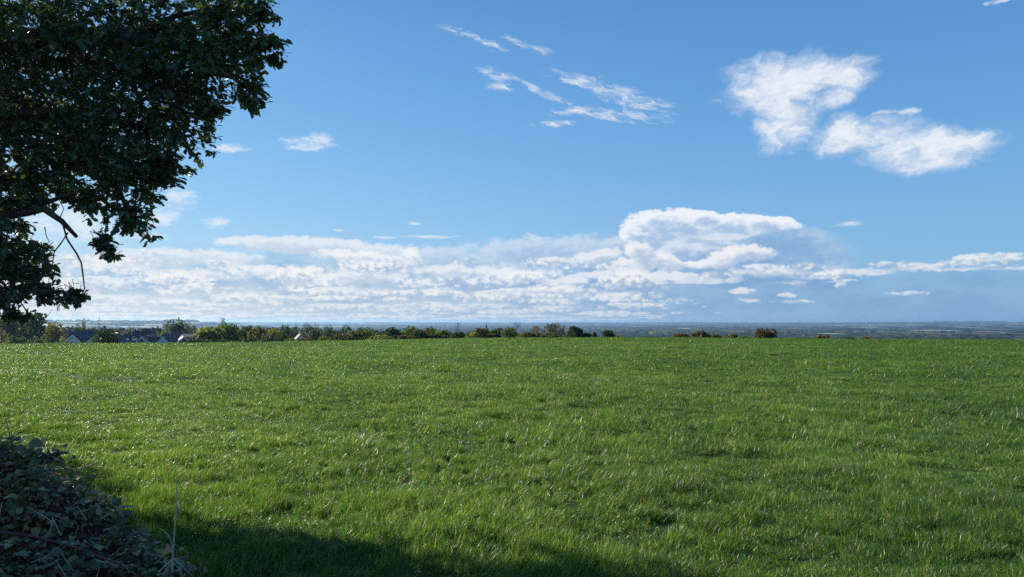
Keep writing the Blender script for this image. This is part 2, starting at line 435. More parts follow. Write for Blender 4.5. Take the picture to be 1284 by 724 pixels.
# ================================================================== terrain
B_ = 1.7e-4
CX = [-2000, -200, 0, 150, 300, 450, 600, 700, 850, 1000, 1100, 1284, 1500, 3000]
CY = [433, 433, 433, 432.5, 431.5, 428.6, 425.8, 425.2, 425.2, 426.6, 427.4, 428.4, 429, 430]
_t = [(math.degrees(math.atan((x - 642) / F)), (y - 404) / F * math.cos(math.atan((x - 642) / F))) for x, y in zip(CX, CY)]
TAZ = np.array([-180] + [a for a, b in _t] + [180]); TT = np.array([.024] + [b for a, b in _t] + [.024])

def fbm2(x, y, seed=0, octs=4):
    """cheap smooth noise from rotated sines, about -1..1"""
    r = np.random.default_rng(seed); out = 0; a = 1.0; f = 1.0; tot = 0
    for o in range(octs):
        for k in range(3):
            th = r.uniform(0, 2 * math.pi); ph = r.uniform(0, 2 * math.pi)
            out = out + a * np.sin((x * math.cos(th) + y * math.sin(th)) * f + ph + 1.3 * np.sin((y * math.cos(th) - x * math.sin(th)) * f * .7 + ph * 2))
        tot += a * 1.8; a *= .55; f *= 2.07
    return out / tot

PLAIN = -85.0
def smooth01(t): t = np.clip(t, 0, 1); return t * t * (3 - 2 * t)
def ground_z(x, y):
    x = np.asarray(x, float); y = np.asarray(y, float)
    r = np.hypot(x, y) + 1e-6; az = np.degrees(np.arctan2(x, y))
    s = 2 * math.sqrt(EYE * B_) - np.interp(az, TAZ, TT)
    z = s * r - B_ * r * r
    z = z + fbm2(x * .55, y * .55, 3, 2) * .035 * smooth01((r - 1) / 5) * (1 - smooth01((r - 60) / 60)) 
    z300 = s * 320 - B_ * 320 * 320
    zf = z300 + (PLAIN - z300) * smooth01((r - 320) / 1500) - (r - 320) * .03 * (1 - smooth01((r - 320) / 900))
    z = np.where(r > 320, zf, z)
    far = smooth01((r - 1900) / 1500)
    z = z + far * fbm2(x / 900, y / 900, 5, 3) * 5
    # hills: left pale ridge, far rims, low ridge at the right
    hl = np.exp(-((az + 30) / 6.5) ** 2) + .85 * np.exp(-((az + 23.5) / 3.2) ** 2) * .75 + .8 * np.exp(-((az + 42) / 9) ** 2)
    z = z + np.exp(-((r - 9000) / 1500) ** 2) * 92 * np.clip(hl, 0, 1.05) * (1 + .07 * fbm2(x / 500, y / 500, 8, 3))
    rim = smooth01((r - 15000) / 8000) * (68 + 9 * fbm2(az / 2.2, r * 0 + 1, 11, 3) + 14 * smooth01((az - 25) / 8))
    z = z + rim
    z = z + np.exp(-((r - 12500) / 900) ** 2) * 40 * np.clip(fbm2(az / 5, 0 * r, 21, 2) + .25, 0, 1)
    return z
def gz(x, y): return float(ground_z(np.array([x]), np.array([y]))[0])

def build_ground():
    nr, na = 330, 540
    rr_ = np.concatenate([[0.0], np.geomspace(.5, 27500, nr)])
    azs = np.radians(np.concatenate([np.linspace(-45, 45, 361)[:-1], np.linspace(45, 315, na - 360 + 1)[:-1]]))
    na = len(azs)
    Rg, A = np.meshgrid(rr_[1:], azs, indexing='ij')
    X = Rg * np.sin(A); Y = Rg * np.cos(A); Z = ground_z(X, Y)
    V = np.vstack([[[0, 0, 0.0]], np.stack([X, Y, Z], -1).reshape(-1, 3)])
    i = np.arange(nr - 1)[:, None]; j = np.arange(na)[None]; j2 = (j + 1) % na
    q = np.stack([1 + i * na + j, 1 + i * na + j2, 1 + (i + 1) * na + j2, 1 + (i + 1) * na + j], -1).reshape(-1, 4)[:, ::-1]
    t = np.stack([np.zeros(na, int), 1 + (np.arange(na) + 1) % na, 1 + np.arange(na)], -1)[:, ::-1]
    t = t[:, ::-1]
    q = q[:, ::-1]
    loops = np.concatenate([t.ravel(), q.ravel()]); sizes = np.concatenate([np.full(na, 3), np.full(len(q), 4)])
    m, nt, out = new_mat('ground_turf_and_farmland')
    P = geo_pos(nt)
    ln = nt.nodes.new('ShaderNodeVectorMath'); ln.operation = 'LENGTH'; nt.links.new(P, ln.inputs[0]); r = N(nt, ln.outputs['Value'])
    n1 = noise(nt, P, .35, 4); n2 = noise(nt, P, 9.0, 5, .7)
    near = ramp_c(nt, (n1 * .4 + n2 * .6).step(.3, .7), [(0, (.020, .038, .010)), (.5, (.040, .085, .016)), (1, (.075, .14, .025))])
    # farmland: cells of pasture, plough and woodland
    vo = nt.nodes.new('ShaderNodeTexVoronoi'); vo.voronoi_dimensions = '2D'; vo.inputs['Scale'].default_value = 1 / 330.0
    nt.links.new(P, vo.inputs['Vector'])
    sx = nt.nodes.new('ShaderNodeSeparateColor'); nt.links.new(vo.outputs['Color'], sx.inputs[0])
    cell = N(nt, sx.outputs[0]); n3 = noise(nt, P, 1 / 60.0, 4)
    farc = ramp_c(nt, (cell * .85 + n3 * .3 - .08).clamp(), [(0, (.02, .034, .015)), (.25, (.04, .07, .022)), (.42, (.10, .17, .055)), (.65, (.18, .25, .09)), (.8, (.34, .31, .19)), (1, (.46, .45, .30))])
    c = mixc(nt, r.step(230, 420), near, farc)
    p = nt.nodes.new('ShaderNodeBsdfPrincipled'); nt.links.new(c, p.inputs['Base Color']); p.inputs['Roughness'].default_value = .9; p.inputs['Specular IOR Level'].default_value = .15
    nt.links.new(p.outputs[0], out.inputs[0])
    o = link_obj('ground', mesh_np('ground', V, loops, sizes, m, True)); tag(o, kind='structure')
    return o
build_ground()

# ------------------------------------------------------------------ far woodland and hedgerows on the plain (uncountable)
def build_far_woods():
    r0 = np.random.default_rng(31); V = []; L = []; S = []; tone = []; base = 0
    rows = []
    while len(rows) < 4300:
        r = 2300 * (24000 / 2300) ** (r0.random() ** .9); a = R(r0.uniform(-43, 43))
        x, y = r * math.sin(a), r * math.cos(a)
        rows.append((x, y, r))
    xs = np.array(rows); zs = ground_z(xs[:, 0], xs[:, 1])
    dens = fbm2(xs[:, 0] / 700, xs[:, 1] / 700, 4, 3)
    for (x, y, r), z0, dn in zip(rows, zs, dens):
        if z0 > PLAIN + 22 and r < 14000 and r0.random() < .35: continue
        if dn < -.15 and r0.random() < .55: continue
        ln = r0.uniform(90, 520) * (1 + r / 9000); wd = r0.uniform(8, 22) if dn < .35 else r0.uniform(40, 150)
        hgt = r0.uniform(4, 12) if dn < .35 else r0.uniform(9, 18); th = r0.normal(0, .35) + (math.pi / 2 if r0.random() < .22 else 0)
        n = int(min(26, max(6, ln / 14))); m = 5
        u = np.linspace(-.5, .5, n) * ln; prof = np.array([-1, -.8, 0, .8, 1.0]); ph = np.array([0, .75, 1, .75, 0])
        hh = hgt * (1 + .35 * r0.normal(size=(n, 1)) * np.ones((1, m)) + .15 * r0.normal(size=(n, m))); hh[[0, -1]] *= .1
        U = u[:, None] + r0.normal(0, 2, (n, m)); W = prof[None] * wd / 2 * (1 + .2 * r0.normal(size=(n, m)))
        X = x + U * math.cos(th) - W * math.sin(th); Y = y + U * math.sin(th) + W * math.cos(th)
        Z = z0 - 3 + (ph[None] * (hh + 3))
        V.append(np.stack([X, Y, Z], -1).reshape(-1, 3))
        i = np.arange(n - 1)[:, None]; j = np.arange(m - 1)[None]
        q = np.stack([i * m + j, (i + 1) * m + j, (i + 1) * m + j + 1, i * m + j + 1], -1).reshape(-1, 4) + base
        L.append(q.ravel()); S.append(len(q)); tone.append(np.full(n * m, r0.random())); base += n * m
    m = leaf_mat('far_wood', [(0, (.010, .020, .010)), (.5, (.028, .046, .018)), (.8, (.060, .075, .026)), (1, (.13, .095, .045))], .8, .05, None, .1, 1 / 90.)
    me = mesh_np('far_woodland', np.vstack(V), np.concatenate(L), np.full(sum(S), 4), m, False)
    a = me.attributes.new('tone', 'FLOAT', 'POINT'); a.data.foreach_set('value', np.concatenate(tone).astype(np.float32))
    o = link_obj('far_woodland', me)
    tag(o, 'blue dark mass of hedgerows and woods covering the far plain below the horizon', 'woodland', kind='stuff')
build_far_woods()

def along(px, py, extra=0.0):
    """where the sight line of a photo pixel meets the far plain"""
    rd = ray(px, py); lo, hi = 2000.0, 26000.0
    for _ in range(40):
        mid = (lo + hi) / 2
        if EYE + rd.z * mid < gz(rd.x * mid, mid) + extra: hi = mid
        else: lo = mid
    return Vector((rd.x * lo, lo, gz(rd.x * lo, lo)))

# pale open fields seen edge-on between the hedges: one sheet just above the land
def build_pale_fields():
    mb = MB()
    for px, py, w, mi in [(1062, 418, 20, 0), (1103, 418.5, 40, 1), (1156, 416.5, 18, 0), (1180, 416, 24, 0), (1150, 419, 20, 1), (1176, 421, 16, 2), (1222, 420.5, 26, 2), (1243, 414.5, 22, 0), (1241, 418.2, 18, 0),
                          (1192, 410, 12, 1), (1128, 410, 16, 1), (1000, 413, 24, 1), (985, 417, 12, 2), (930, 418, 20, 2), (1272, 421, 18, 2), (1040, 421, 26, 1), (1085, 412, 30, 0), (960, 409, 30, 1), (860, 413, 20, 0), (830, 417, 22, 1), (800, 411, 24, 2), (1215, 412, 14, 0), (1265, 411, 24, 1), (1130, 422, 30, 2), (1020, 409.5, 34, 2), (730, 414, 12, 1), (905, 411, 26, 1), (1210, 423, 20, 1)]:
        c = along(px, py, 8); half = w / 2 / F * c.y; dpt = max(60, c.y * .035)
        pts = [(c.x - half, c.y - dpt), (c.x + half, c.y - dpt * .8), (c.x + half * 1.05, c.y + dpt), (c.x - half * .9, c.y + dpt * .9)]
        mb.add([(x, y, gz(x, y) + 19) for x, y in pts], [(0, 1, 2, 3)], mi)
        mb.add([(x, y, gz(x, y) + 19) for x, y in pts[:2]] + [(x, y, gz(x, y)) for x, y in pts[:2]], [(0, 2, 3, 1)], mi)
    ms = [plain_mat('pale_stubble', [(.46, .50, .32), (.62, .62, .46)], .01, .9, .1, space='geo'), plain_mat('meadow', [(.22, .34, .16), (.30, .40, .20)], .01, .9, .1, space='geo'),
          plain_mat('ploughland', [(.24, .17, .12), (.30, .22, .16)], .01, .9, .1, space='geo')]
    o = mb.build('distant_fields', ms); tag(o, kind='structure')
build_pale_fields()

# ================================================================== trees and bushes of the middle distance
TREE_COLS = {
    'dark':   [(0, (.016, .030, .014)), (.6, (.034, .056, .020)), (1, (.060, .085, .026))],
    'green':  [(0, (.030, .052, .016)), (.6, (.080, .125, .030)), (1, (.15, .20, .045))],
    'yellow': [(0, (.055, .068, .018)), (.5, (.14, .155, .040)), (1, (.27, .25, .06))],
    'olive':  [(0, (.040, .048, .018)), (.6, (.085, .090, .030)), (1, (.15, .13, .04))],
    'russet': [(0, (.045, .036, .018)), (.6, (.105, .072, .030)), (1, (.19, .12, .045))],
    'brown':  [(0, (.050, .040, .034)), (.6, (.095, .075, .060)), (1, (.15, .115, .085))],
    'grey':   [(0, (.030, .042, .030)), (.6, (.060, .078, .052)), (1, (.10, .12, .08))],
}
for k, v in TREE_COLS.items():
    M['tree_' + k] = leaf_mat('foliage_' + k, tuple((p_, tuple(min(1, q_ * (1.18 if k in ('green', 'yellow', 'olive') else 1.15)) for q_ in c_)) for p_, c_ in v), .6, .42, (1.6, 1.7, .8), .2, .45)

QT = np.array([[-.5, 0, 0], [.1, -.42, .06], [.5, .05, -.05], [-.05, .45, .08]]); QF = [(0, 1, 2, 3)]
def crown_np(shape, seed, nleaf=1500, leaf=.42):
    """clump faces for a crown of unit half width and unit height, lumpy, with gaps"""
    r = np.random.default_rng(seed); lobes = []
    if shape == 'round':
        for k in range(15):
            a = r.uniform(0, 2 * math.pi); h = r.uniform(.12, .86); w = (1 - abs(h - .45) * 1.0) * r.uniform(.25, .75)
            lobes.append((w * math.cos(a), w * math.sin(a), h, r.uniform(.26, .42), r.uniform(.13, .2)))
        lobes.append((0, 0, .55, .6, .38))
    elif shape == 'tall':
        for k in range(16):
            a = r.uniform(0, 2 * math.pi); h = r.uniform(.10, .92); w = (1 - ((h - .45) / .62) ** 2) * r.uniform(.2, .65)
            lobes.append((w * math.cos(a), w * math.sin(a), h, r.uniform(.25, .42) * (1.15 - h * .5), r.uniform(.09, .15)))
        lobes.append((0, 0, .5, .55, .4))
    elif shape == 'conifer':
        for k in range(22):
            h = .06 + .92 * k / 21; w = (1 - h) * .72 + .04; a = k * 2.4
            lobes.append((w * .55 * math.cos(a), w * .55 * math.sin(a), h, w * .62 + .03, .06))
    elif shape == 'bush':
        for k in range(14):
            a = r.uniform(0, 2 * math.pi); w = r.uniform(.2, .8); h = r.uniform(.3, .85) * (1 - w * w * .45)
            lobes.append((w * math.cos(a), w * math.sin(a), h * .75, r.uniform(.22, .36), r.uniform(.16, .28)))
        lobes.append((0, 0, .35, .75, .38))
    elif shape == 'bare':
        for k in range(20):
            a = r.uniform(0, 2 * math.pi); h = r.uniform(.35, .92); w = (1 - ((h - .6) / .5) ** 2) * r.uniform(.3, .85)
            lobes.append((w * math.cos(a), w * math.sin(a), h, r.uniform(.18, .34), r.uniform(.1, .16)))
    lb = np.array(lobes); vol = lb[:, 3] ** 2 * lb[:, 4]; pick = r.choice(len(lb), nleaf, p=vol ** .7 / (vol ** .7).sum())
    d = rand_unit(nleaf, r); rad = r.uniform(.55 if shape != 'bare' else .2, 1.0, nleaf) ** .6
    P = lb[pick, :3] + d * np.stack([lb[pick, 3], lb[pick, 3], lb[pick, 4]], -1) * rad[:, None]
    P += rand_unit(nleaf, r) * np.array([.035, .035, .02]) * r.random((nleaf, 1)) * 2
    P[:, 2] = np.clip(P[:, 2], .02, 1.02)
    tone = np.clip(.25 + .5 * lb[pick, 2] * 0 + r.normal(0, .17, nleaf) + .22 * r.normal(0, 1, len(lb))[pick] + .15, 0, 1)
    return P, d, tone, lobes

_cache = {}
def crown_mesh(shape, col, var, hw, h):
    """crown in metres; cached by rounded size so that copies share mesh data"""
    key = (shape, col, var, round(hw * 2) / 2, round(h))
    if key in _cache: return _cache[key]
    n = {'round': 1700, 'tall': 1500, 'conifer': 1100, 'bush': 1300, 'bare': 1600}[shape]
    sd = zlib_seed(shape, var)
    P, d, tone, lobes = crown_np(shape, sd, n)
    P = P * np.array([hw, hw, h]); r = np.random.default_rng(sd + 5)
    nrm = rand_unit(n, r) + d * .8; dr = rand_unit(n, r)
    size = (r.uniform(.55, 1.25, n) * max(.30, hw * .135)) * (.62 if shape == 'bare' else 1) * (.7 if shape == 'conifer' else 1)
    me = scatter_mesh('crown', QT, QF, P, rot_from(dr, nrm), np.repeat(size[:, None], 3, 1), M['tree_' + col], False, tone)
    tb = MB(); rr = random.Random(sd)
    tr = max(.12, h * .022); top = .7 * h
    tb.tube([(0, 0, -1.0), (0, 0, .12 * h), (rr.uniform(-.1, .1) * hw, rr.uniform(-.1, .1) * hw, .4 * h), (0, 0, top)], [tr * 1.4, tr, tr * .75, tr * .25], 6)
    lim = sorted(lobes, key=lambda l: -l[3])[1:10] if shape != 'conifer' else []
    for l in lim:
        z0 = max(.1, l[2] * .45) * h; e = Vector((l[0] * hw, l[1] * hw, l[2] * h)); s0 = Vector((0, 0, z0))
        tb.tube([s0, s0.lerp(e, .5) + Vector((0, 0, -.04 * h)), e], [tr * .55, tr * .35, tr * .12], 5)
        if shape == 'bare':
            for q in range(3):
                e2 = e + Vector((rr.uniform(-.3, .3) * hw, rr.uniform(-.3, .3) * hw, rr.uniform(.02, .16) * h))
                tb.tube([s0.lerp(e, .6), e2], [tr * .2, tr * .06], 4)
    _cache[key] = (me, tb.mesh('trunk', M['bark'], True)); return _cache[key]

def zlib_seed(*a):
    s = 0
    for ch in repr(a): s = (s * 131 + ord(ch)) % 1000003
    return s

SHAPE_NAME = {'round': ('broadleaf_tree', 'tree'), 'tall': ('tall_tree', 'tree'), 'conifer': ('conifer_tree', 'tree'), 'bush': ('bush', 'bush'), 'bare': ('bare_tree', 'tree')}
def tree(px, top, w, D, shape, col, label, var=0, group=None, zoff=0.0):
    """a tree whose crown top stands at (px, top) of the photograph, w photo pixels wide, D metres away"""
    w = w * 1.25; top = top + (.4 if 400 < px < 780 else 0); c = at(px, top, D); zg = gz(c.x, c.y) + zoff; h = max(1.2, c.z - zg); hw = w / 2 / F * D * math.hypot(1, (px - 642) / F)
    h = max(h, hw * (.7 if shape == 'bush' else 1.0)); zg = c.z - h
    me, tm = crown_mesh(shape, col, var, hw, h)
    name, cat = SHAPE_NAME[shape]
    o = empty(name, (c.x, c.y, zg), random.Random(int(px * 7)).uniform(0, 6.28) if shape != 'conifer' else 0)
    k = h / me_h(me)
    # meshes are cached by rounded size; the exact height is set on the thing
    o.scale = (1, 1, k)
    link_obj('crown', me, o); link_obj('trunk', tm, o)
    tag(o, label, cat, group)
    return o
def me_h(me):
    if 'h' not in me: 
        a = np.empty(len(me.vertices) * 3, np.float32); me.vertices.foreach_get('co', a); me['h'] = float(np.percentile(a[2::3], 96))
    return me['h']

T = tree
# left end, behind the hanging oak twigs
T(6, 399, 34, 300, 'round', 'grey', 'large grey-green tree at the left edge of the photo behind the oak twigs', 1)
T(36, 396, 44, 330, 'round', 'dark', 'large dark tree behind the lowest hanging oak leaves', 2)
T(66, 409, 24, 300, 'round', 'olive', 'dull green rounded tree just left of the purple roofed house', 3)
T(22, 425, 26, 230, 'bush', 'grey', 'low grey-green bush at the field edge under the large dark tree', 4)
T(48, 427, 20, 225, 'bush', 'grey', 'low bush at the field edge left of the purple roofed house', 5)
T(2, 419, 16, 240, 'bush', 'brown', 'small brownish bush in the left corner of the field edge', 6)
T(84, 421, 12, 262, 'bush', 'russet', 'small russet bush in front of the gap between the two leftmost houses', 1)
T(78, 426, 9, 240, 'bush', 'yellow', 'tiny yellow-green bush below the purple roofed house', 2)
T(97, 409, 9, 420, 'round', 'olive', 'small tan tree touching the left of the tall brown tree', 4)
T(104, 404.5, 11, 430, 'tall', 'brown', 'tall brown tree rising above the long dark roof', 1)
T(124, 406.5, 13, 460, 'conifer', 'dark', 'dark conifer on the skyline right of the tall brown tree', 2)
T(133, 417, 32, 225, 'bush', 'dark', 'big dark bush between the long roofed house and the glinting white roof', 3)
T(196, 417.5, 12, 330, 'bush', 'olive', 'pale olive-green bush behind the dark roof left of the white gable', 5)
T(206, 415.5, 13, 340, 'round', 'green', 'bright green small tree above the white gable', 5)
T(208, 408.5, 16, 480, 'round', 'dark', 'dark rounded tree left of the biggest skyline tree behind the village', 6)
T(222, 405.5, 27, 430, 'round', 'dark', 'biggest dark dome shaped tree on the skyline behind the village', 1)
T(235, 409, 13, 440, 'tall', 'brown', 'grey-brown tree right of the biggest skyline tree', 2)
T(244, 409.5, 9, 430, 'conifer', 'dark', 'small pointed dark conifer right of the grey-brown skyline tree', 3)
# the leafy clump right of the village
T(262, 413, 36, 232, 'round', 'yellow', 'rounded tree with yellow-green sunlit left side next to the last village roof', 3)
T(284, 410, 34, 240, 'round', 'green', 'wide green tree in the middle of the leafy clump right of the village', 4)
T(278, 405, 17, 300, 'tall', 'green', 'tall pointed green tree rising out of the leafy clump right of the village', 2)
T(306, 413, 26, 250, 'round', 'dark', 'dark green tree at the right of the leafy clump', 5)
T(322, 415.5, 32, 235, 'round', 'olive', 'olive-green spreading tree right of the leafy clump', 6)
T(341, 416, 26, 238, 'round', 'yellow', 'yellow-green tree left of the small dark bush row', 7)
T(353, 421, 22, 215, 'bush', 'dark', 'dark low bush between the yellow-green tree and the light green bush', 1)
T(336, 421.5, 18, 212, 'bush', 'grey', 'grey-green low bush in front of the yellow-green tree', 2)
T(366, 425.5, 15, 205, 'bush', 'green', 'small light green bush left of the pale gabled cottage', 4)
T(384, 425.5, 22, 200, 'bush', 'russet', 'low orange-russet bush in front of the pale gabled cottage', 5)
T(407, 423, 16, 205, 'bush', 'green', 'small light green bush right of the orange-russet bush', 6)
T(398, 408.5, 11, 400, 'bare', 'brown', 'thin brown leafless tree above the pale gabled cottage', 1)
T(371, 409, 9, 420, 'conifer', 'dark', 'small dark conifer left of the thin brown leafless tree', 4)
T(384, 409.5, 16, 390, 'round', 'grey', 'grey-green tree between the dark conifer and the thin brown tree', 2)
T(358, 411, 18, 380, 'round', 'dark', 'dark tree behind the yellow-green tree', 3)
T(414, 412, 18, 380, 'round', 'dark', 'dark tree right of the thin brown leafless tree', 7)
T(396, 415, 20, 330, 'round', 'dark', 'dark tree behind the orange-russet bush', 1)
T(428, 420, 20, 210, 'round', 'russet', 'russet tree at the left end of the long hedge row', 3)
T(446, 416.5, 32, 215, 'round', 'olive', 'large olive and rust coloured tree in the long hedge row', 4)
T(462, 414, 22, 260, 'round', 'green', 'green tree behind the large olive tree', 5)
T(478, 422, 28, 190, 'bush', 'yellow', 'low yellow-green bush at the field edge right of the olive tree', 3)
T(434, 411, 16, 400, 'round', 'dark', 'dark skyline tree above the russet tree', 2)
T(492, 414, 28, 230, 'round', 'dark', 'dark tree behind the low yellow-green bush', 6)
T(512, 412, 26, 235, 'round', 'green', 'mid green rounded tree in the centre of the long hedge row', 7)
T(510, 421, 20, 190, 'bush', 'russet', 'reddish low bush in front of the mid green rounded tree', 1)
T(526, 415.5, 24, 205, 'round', 'dark', 'very dark rounded tree right of the reddish low bush', 1)
T(540, 412.5, 22, 240, 'round', 'olive', 'olive tree between the very dark tree and the mast', 2)
T(556, 415.5, 26, 215, 'round', 'green', 'green tree directly left of the thin mast', 3)
T(574, 418, 20, 205, 'bush', 'dark', 'dark low bush at the foot of the thin mast', 4)
T(592, 418, 16, 190, 'bush', 'yellow', 'yellow tinted bush right of the thin mast', 6)
T(605, 413, 24, 195, 'round', 'russet', 'rust coloured tree with an uneven top right of the thin mast', 4)
T(610, 408.5, 7, 220, 'conifer', 'brown', 'thin pointed conifer tip rising from the rust coloured tree', 5)
T(622, 413.5, 22, 200, 'round', 'dark', 'dark tree with brown tints right of the rust coloured tree', 5)
T(638, 413, 26, 190, 'round', 'green', 'green rounded tree left of the leafless brown trees', 6)
T(648, 408, 22, 300, 'bare', 'brown', 'leftmost of the three leafless brown trees near the middle', 3)
T(672, 410, 22, 300, 'bare', 'brown', 'middle one of the three leafless brown trees near the middle', 4)
T(697, 407.5, 32, 290, 'bare', 'brown', 'widest and rightmost of the three leafless brown trees', 5)
T(662, 418, 32, 180, 'bush', 'olive', 'low olive bush in front of the leafless brown trees', 5)
T(690, 419, 20, 200, 'bush', 'dark', 'dark low bush under the widest leafless brown tree', 2)
T(706, 421, 14, 200, 'bush', 'grey', 'grey-green low bush left of the dark spiky tree', 6)
T(722, 411, 26, 165, 'tall', 'dark', 'dark spiky broad tree standing alone in the middle of the skyline', 6)
T(736, 419, 14, 165, 'bush', 'dark', 'small dark bush touching the right of the dark spiky tree', 3)
T(746, 417.5, 8, 180, 'tall', 'dark', 'small slim dark tree between the spiky tree and the round one', 4)
T(763, 415.5, 18, 175, 'round', 'dark', 'small round dark tree right of the dark spiky tree', 2)
T(776, 422, 12, 160, 'bush', 'olive', 'tiny bush right of the small round dark tree', 1)
T(815, 424, 20, 130, 'bush', 'olive', 'very low weed clump on the crest in the gap right of the round tree', 2)
T(855, 419.5, 24, 135, 'bush', 'russet', 'low rust-brown bush at the left end of the crest bushes', 3)
T(880, 417, 22, 135, 'bush', 'brown', 'tan twiggy bush in the middle of the crest bushes', 4)
T(900, 421, 16, 132, 'bush', 'russet', 'low russet bush right of the tan twiggy bush', 5)
T(916, 420.5, 16, 134, 'bush', 'olive', 'low olive bush left of the isolated red-brown bush', 6)
T(935, 423, 18, 130, 'bush', 'green', 'very low green bush touching the left of the isolated red-brown bush', 1)
T(958, 414.5, 24, 132, 'bush', 'russet', 'isolated red-brown round bush on the crest right of the middle', 2)
T(1030, 421.5, 18, 130, 'bush', 'russet', 'small low rust coloured bush on the crest far right of the others', 4)
T(1068, 425, 12, 128, 'bush', 'dark', 'tiny dark bush on the crest at the right', 2)
T(1090, 424.5, 16, 128, 'bush', 'russet', 'tiny rust coloured tuft bush on the crest next to the tiny dark bush', 6)
T(1200, 426, 14, 128, 'bush', 'brown', 'tiny brown bush near the right end of the crest', 1)

# the wooded skyline behind the village reads as one mass: one object
def build_woodland():
    r = np.random.default_rng(77); Ps = []; Rs = []; Sz = []; Tn = []
    prof = lambda x: np.interp(x, [-60, 0, 60, 100, 140, 180, 240, 300, 360, 430, 500, 560, 640], [404, 405, 409, 411, 410, 412, 411, 411, 411, 412, 413, 415.5, 418])
    specs = []
    for k in range(430):
        px = r.uniform(-60, 640); D = r.uniform(340, 950); t = (D - 340) / 610
        top = prof(px) - .8 + (1 - t) * 5.0 + r.normal(0, 1.2); specs.append((px, top, D))
    for px, top, D in specs:
        shape = ['round', 'tall', 'round', 'conifer'][r.integers(4)]; c = at(px, top, D); zg = gz(c.x, c.y); h = max(5, min(c.z - zg, 26)); zb = c.z - h
        hw = h * r.uniform(.33, .6) if shape != 'conifer' else h * .25
        n = 330; P, d, tone, _ = crown_np(shape, int(r.integers(40)), n)
        Ps.append(P * np.array([hw, hw, h]) + np.array([c.x, c.y, zb])); Rs.append(rot_from(rand_unit(n, r), rand_unit(n, r) + d * .8))
        Sz.append(r.uniform(.6, 1.3, n) * hw * .26); Tn.append(np.clip(tone * .6 + r.choice([-.1, .1, .3, .45]), 0, 1))
    m = leaf_mat('woodland_leaf', [(0, (.020, .034, .018)), (.45, (.040, .056, .026)), (.75, (.068, .080, .034)), (.9, (.11, .095, .04)), (1, (.14, .085, .05))], .7, .2, None, .15, .05)
    sz = np.concatenate(Sz)
    me = scatter_mesh('woodland', QT, QF, np.vstack(Ps), np.vstack(Rs), np.repeat(sz[:, None], 3, 1), m, False, np.concatenate(Tn))
    tag(link_obj('woodland', me), 'dark wooded mass of many trees filling the skyline behind the village', 'woodland', kind='stuff')
build_woodland()

# ------------------------------------------------------------------ village houses
def brickish(name, a, b, rough=.85, sc_=1.2): return plain_mat(name, [a, b], sc_, rough, .25)
M['wall_white'] = brickish('white_render', (.58, .58, .56), (.70, .70, .68)); M['wall_brick'] = brickish('red_brick', (.22, .10, .07), (.32, .16, .11))
M['wall_cream'] = brickish('cream_render', (.30, .27, .22), (.38, .34, .29)); M['barge'] = brickish('white_board', (.70, .70, .68), (.80, .80, .78), .6)
M['brickwork'] = brickish('pale_brick', (.38, .26, .21), (.48, .34, .28)); M['pot'] = brickish('clay_pot', (.50, .30, .22), (.62, .40, .30))
M['frame'] = brickish('window_frame', (.75, .75, .73), (.8, .8, .8), .5)
def roof_mat(name, a, b, rough):
    m, nt, out = new_mat(name); P = obj_pos(nt)
    w = nt.nodes.new('ShaderNodeTexWave'); w.wave_type = 'BANDS'; w.bands_direction = 'Z'; w.inputs['Scale'].default_value = 1.6; w.inputs['Distortion'].default_value = .4
    nt.links.new(P, w.inputs['Vector']); f = noise(nt, P, .9, 5, .65)
    c = ramp_c(nt, (f * .8 + N(nt, w.outputs['Fac']) * .25).clamp(), [(.2, a), (.8, b)])
    p = nt.nodes.new('ShaderNodeBsdfPrincipled'); nt.links.new(c, p.inputs['Base Color']); p.inputs['Roughness'].default_value = rough
    b_ = nt.nodes.new('ShaderNodeBump'); b_.inputs['Strength'].default_value = .5; b_.inputs['Distance'].default_value = .03; nt.links.new(w.outputs['Fac'], b_.inputs['Height']); nt.links.new(b_.outputs[0], p.inputs['Normal'])
    nt.links.new(p.outputs[0], out.inputs[0]); return m
M['roof_slate'] = roof_mat('slate_roof', (.030, .032, .045), (.055, .058, .075), .62)
M['roof_dark'] = roof_mat('dark_tile_roof', (.030, .027, .032), (.055, .048, .052), .7)
M['roof_red'] = roof_mat('brown_tile_roof', (.09, .050, .040), (.15, .085, .065), .65)
M['roof_glint'] = roof_mat('smooth_slate_roof', (.05, .05, .055), (.09, .09, .095), .5)
mg, ntg, og = new_mat('window_glass'); pg = ntg.nodes.new('ShaderNodeBsdfPrincipled'); pg.inputs['Base Color'].default_value = (.02, .025, .03, 1); pg.inputs['Roughness'].default_value = .08
ntg.links.new(pg.outputs[0], og.inputs[0]); M['glass'] = mg

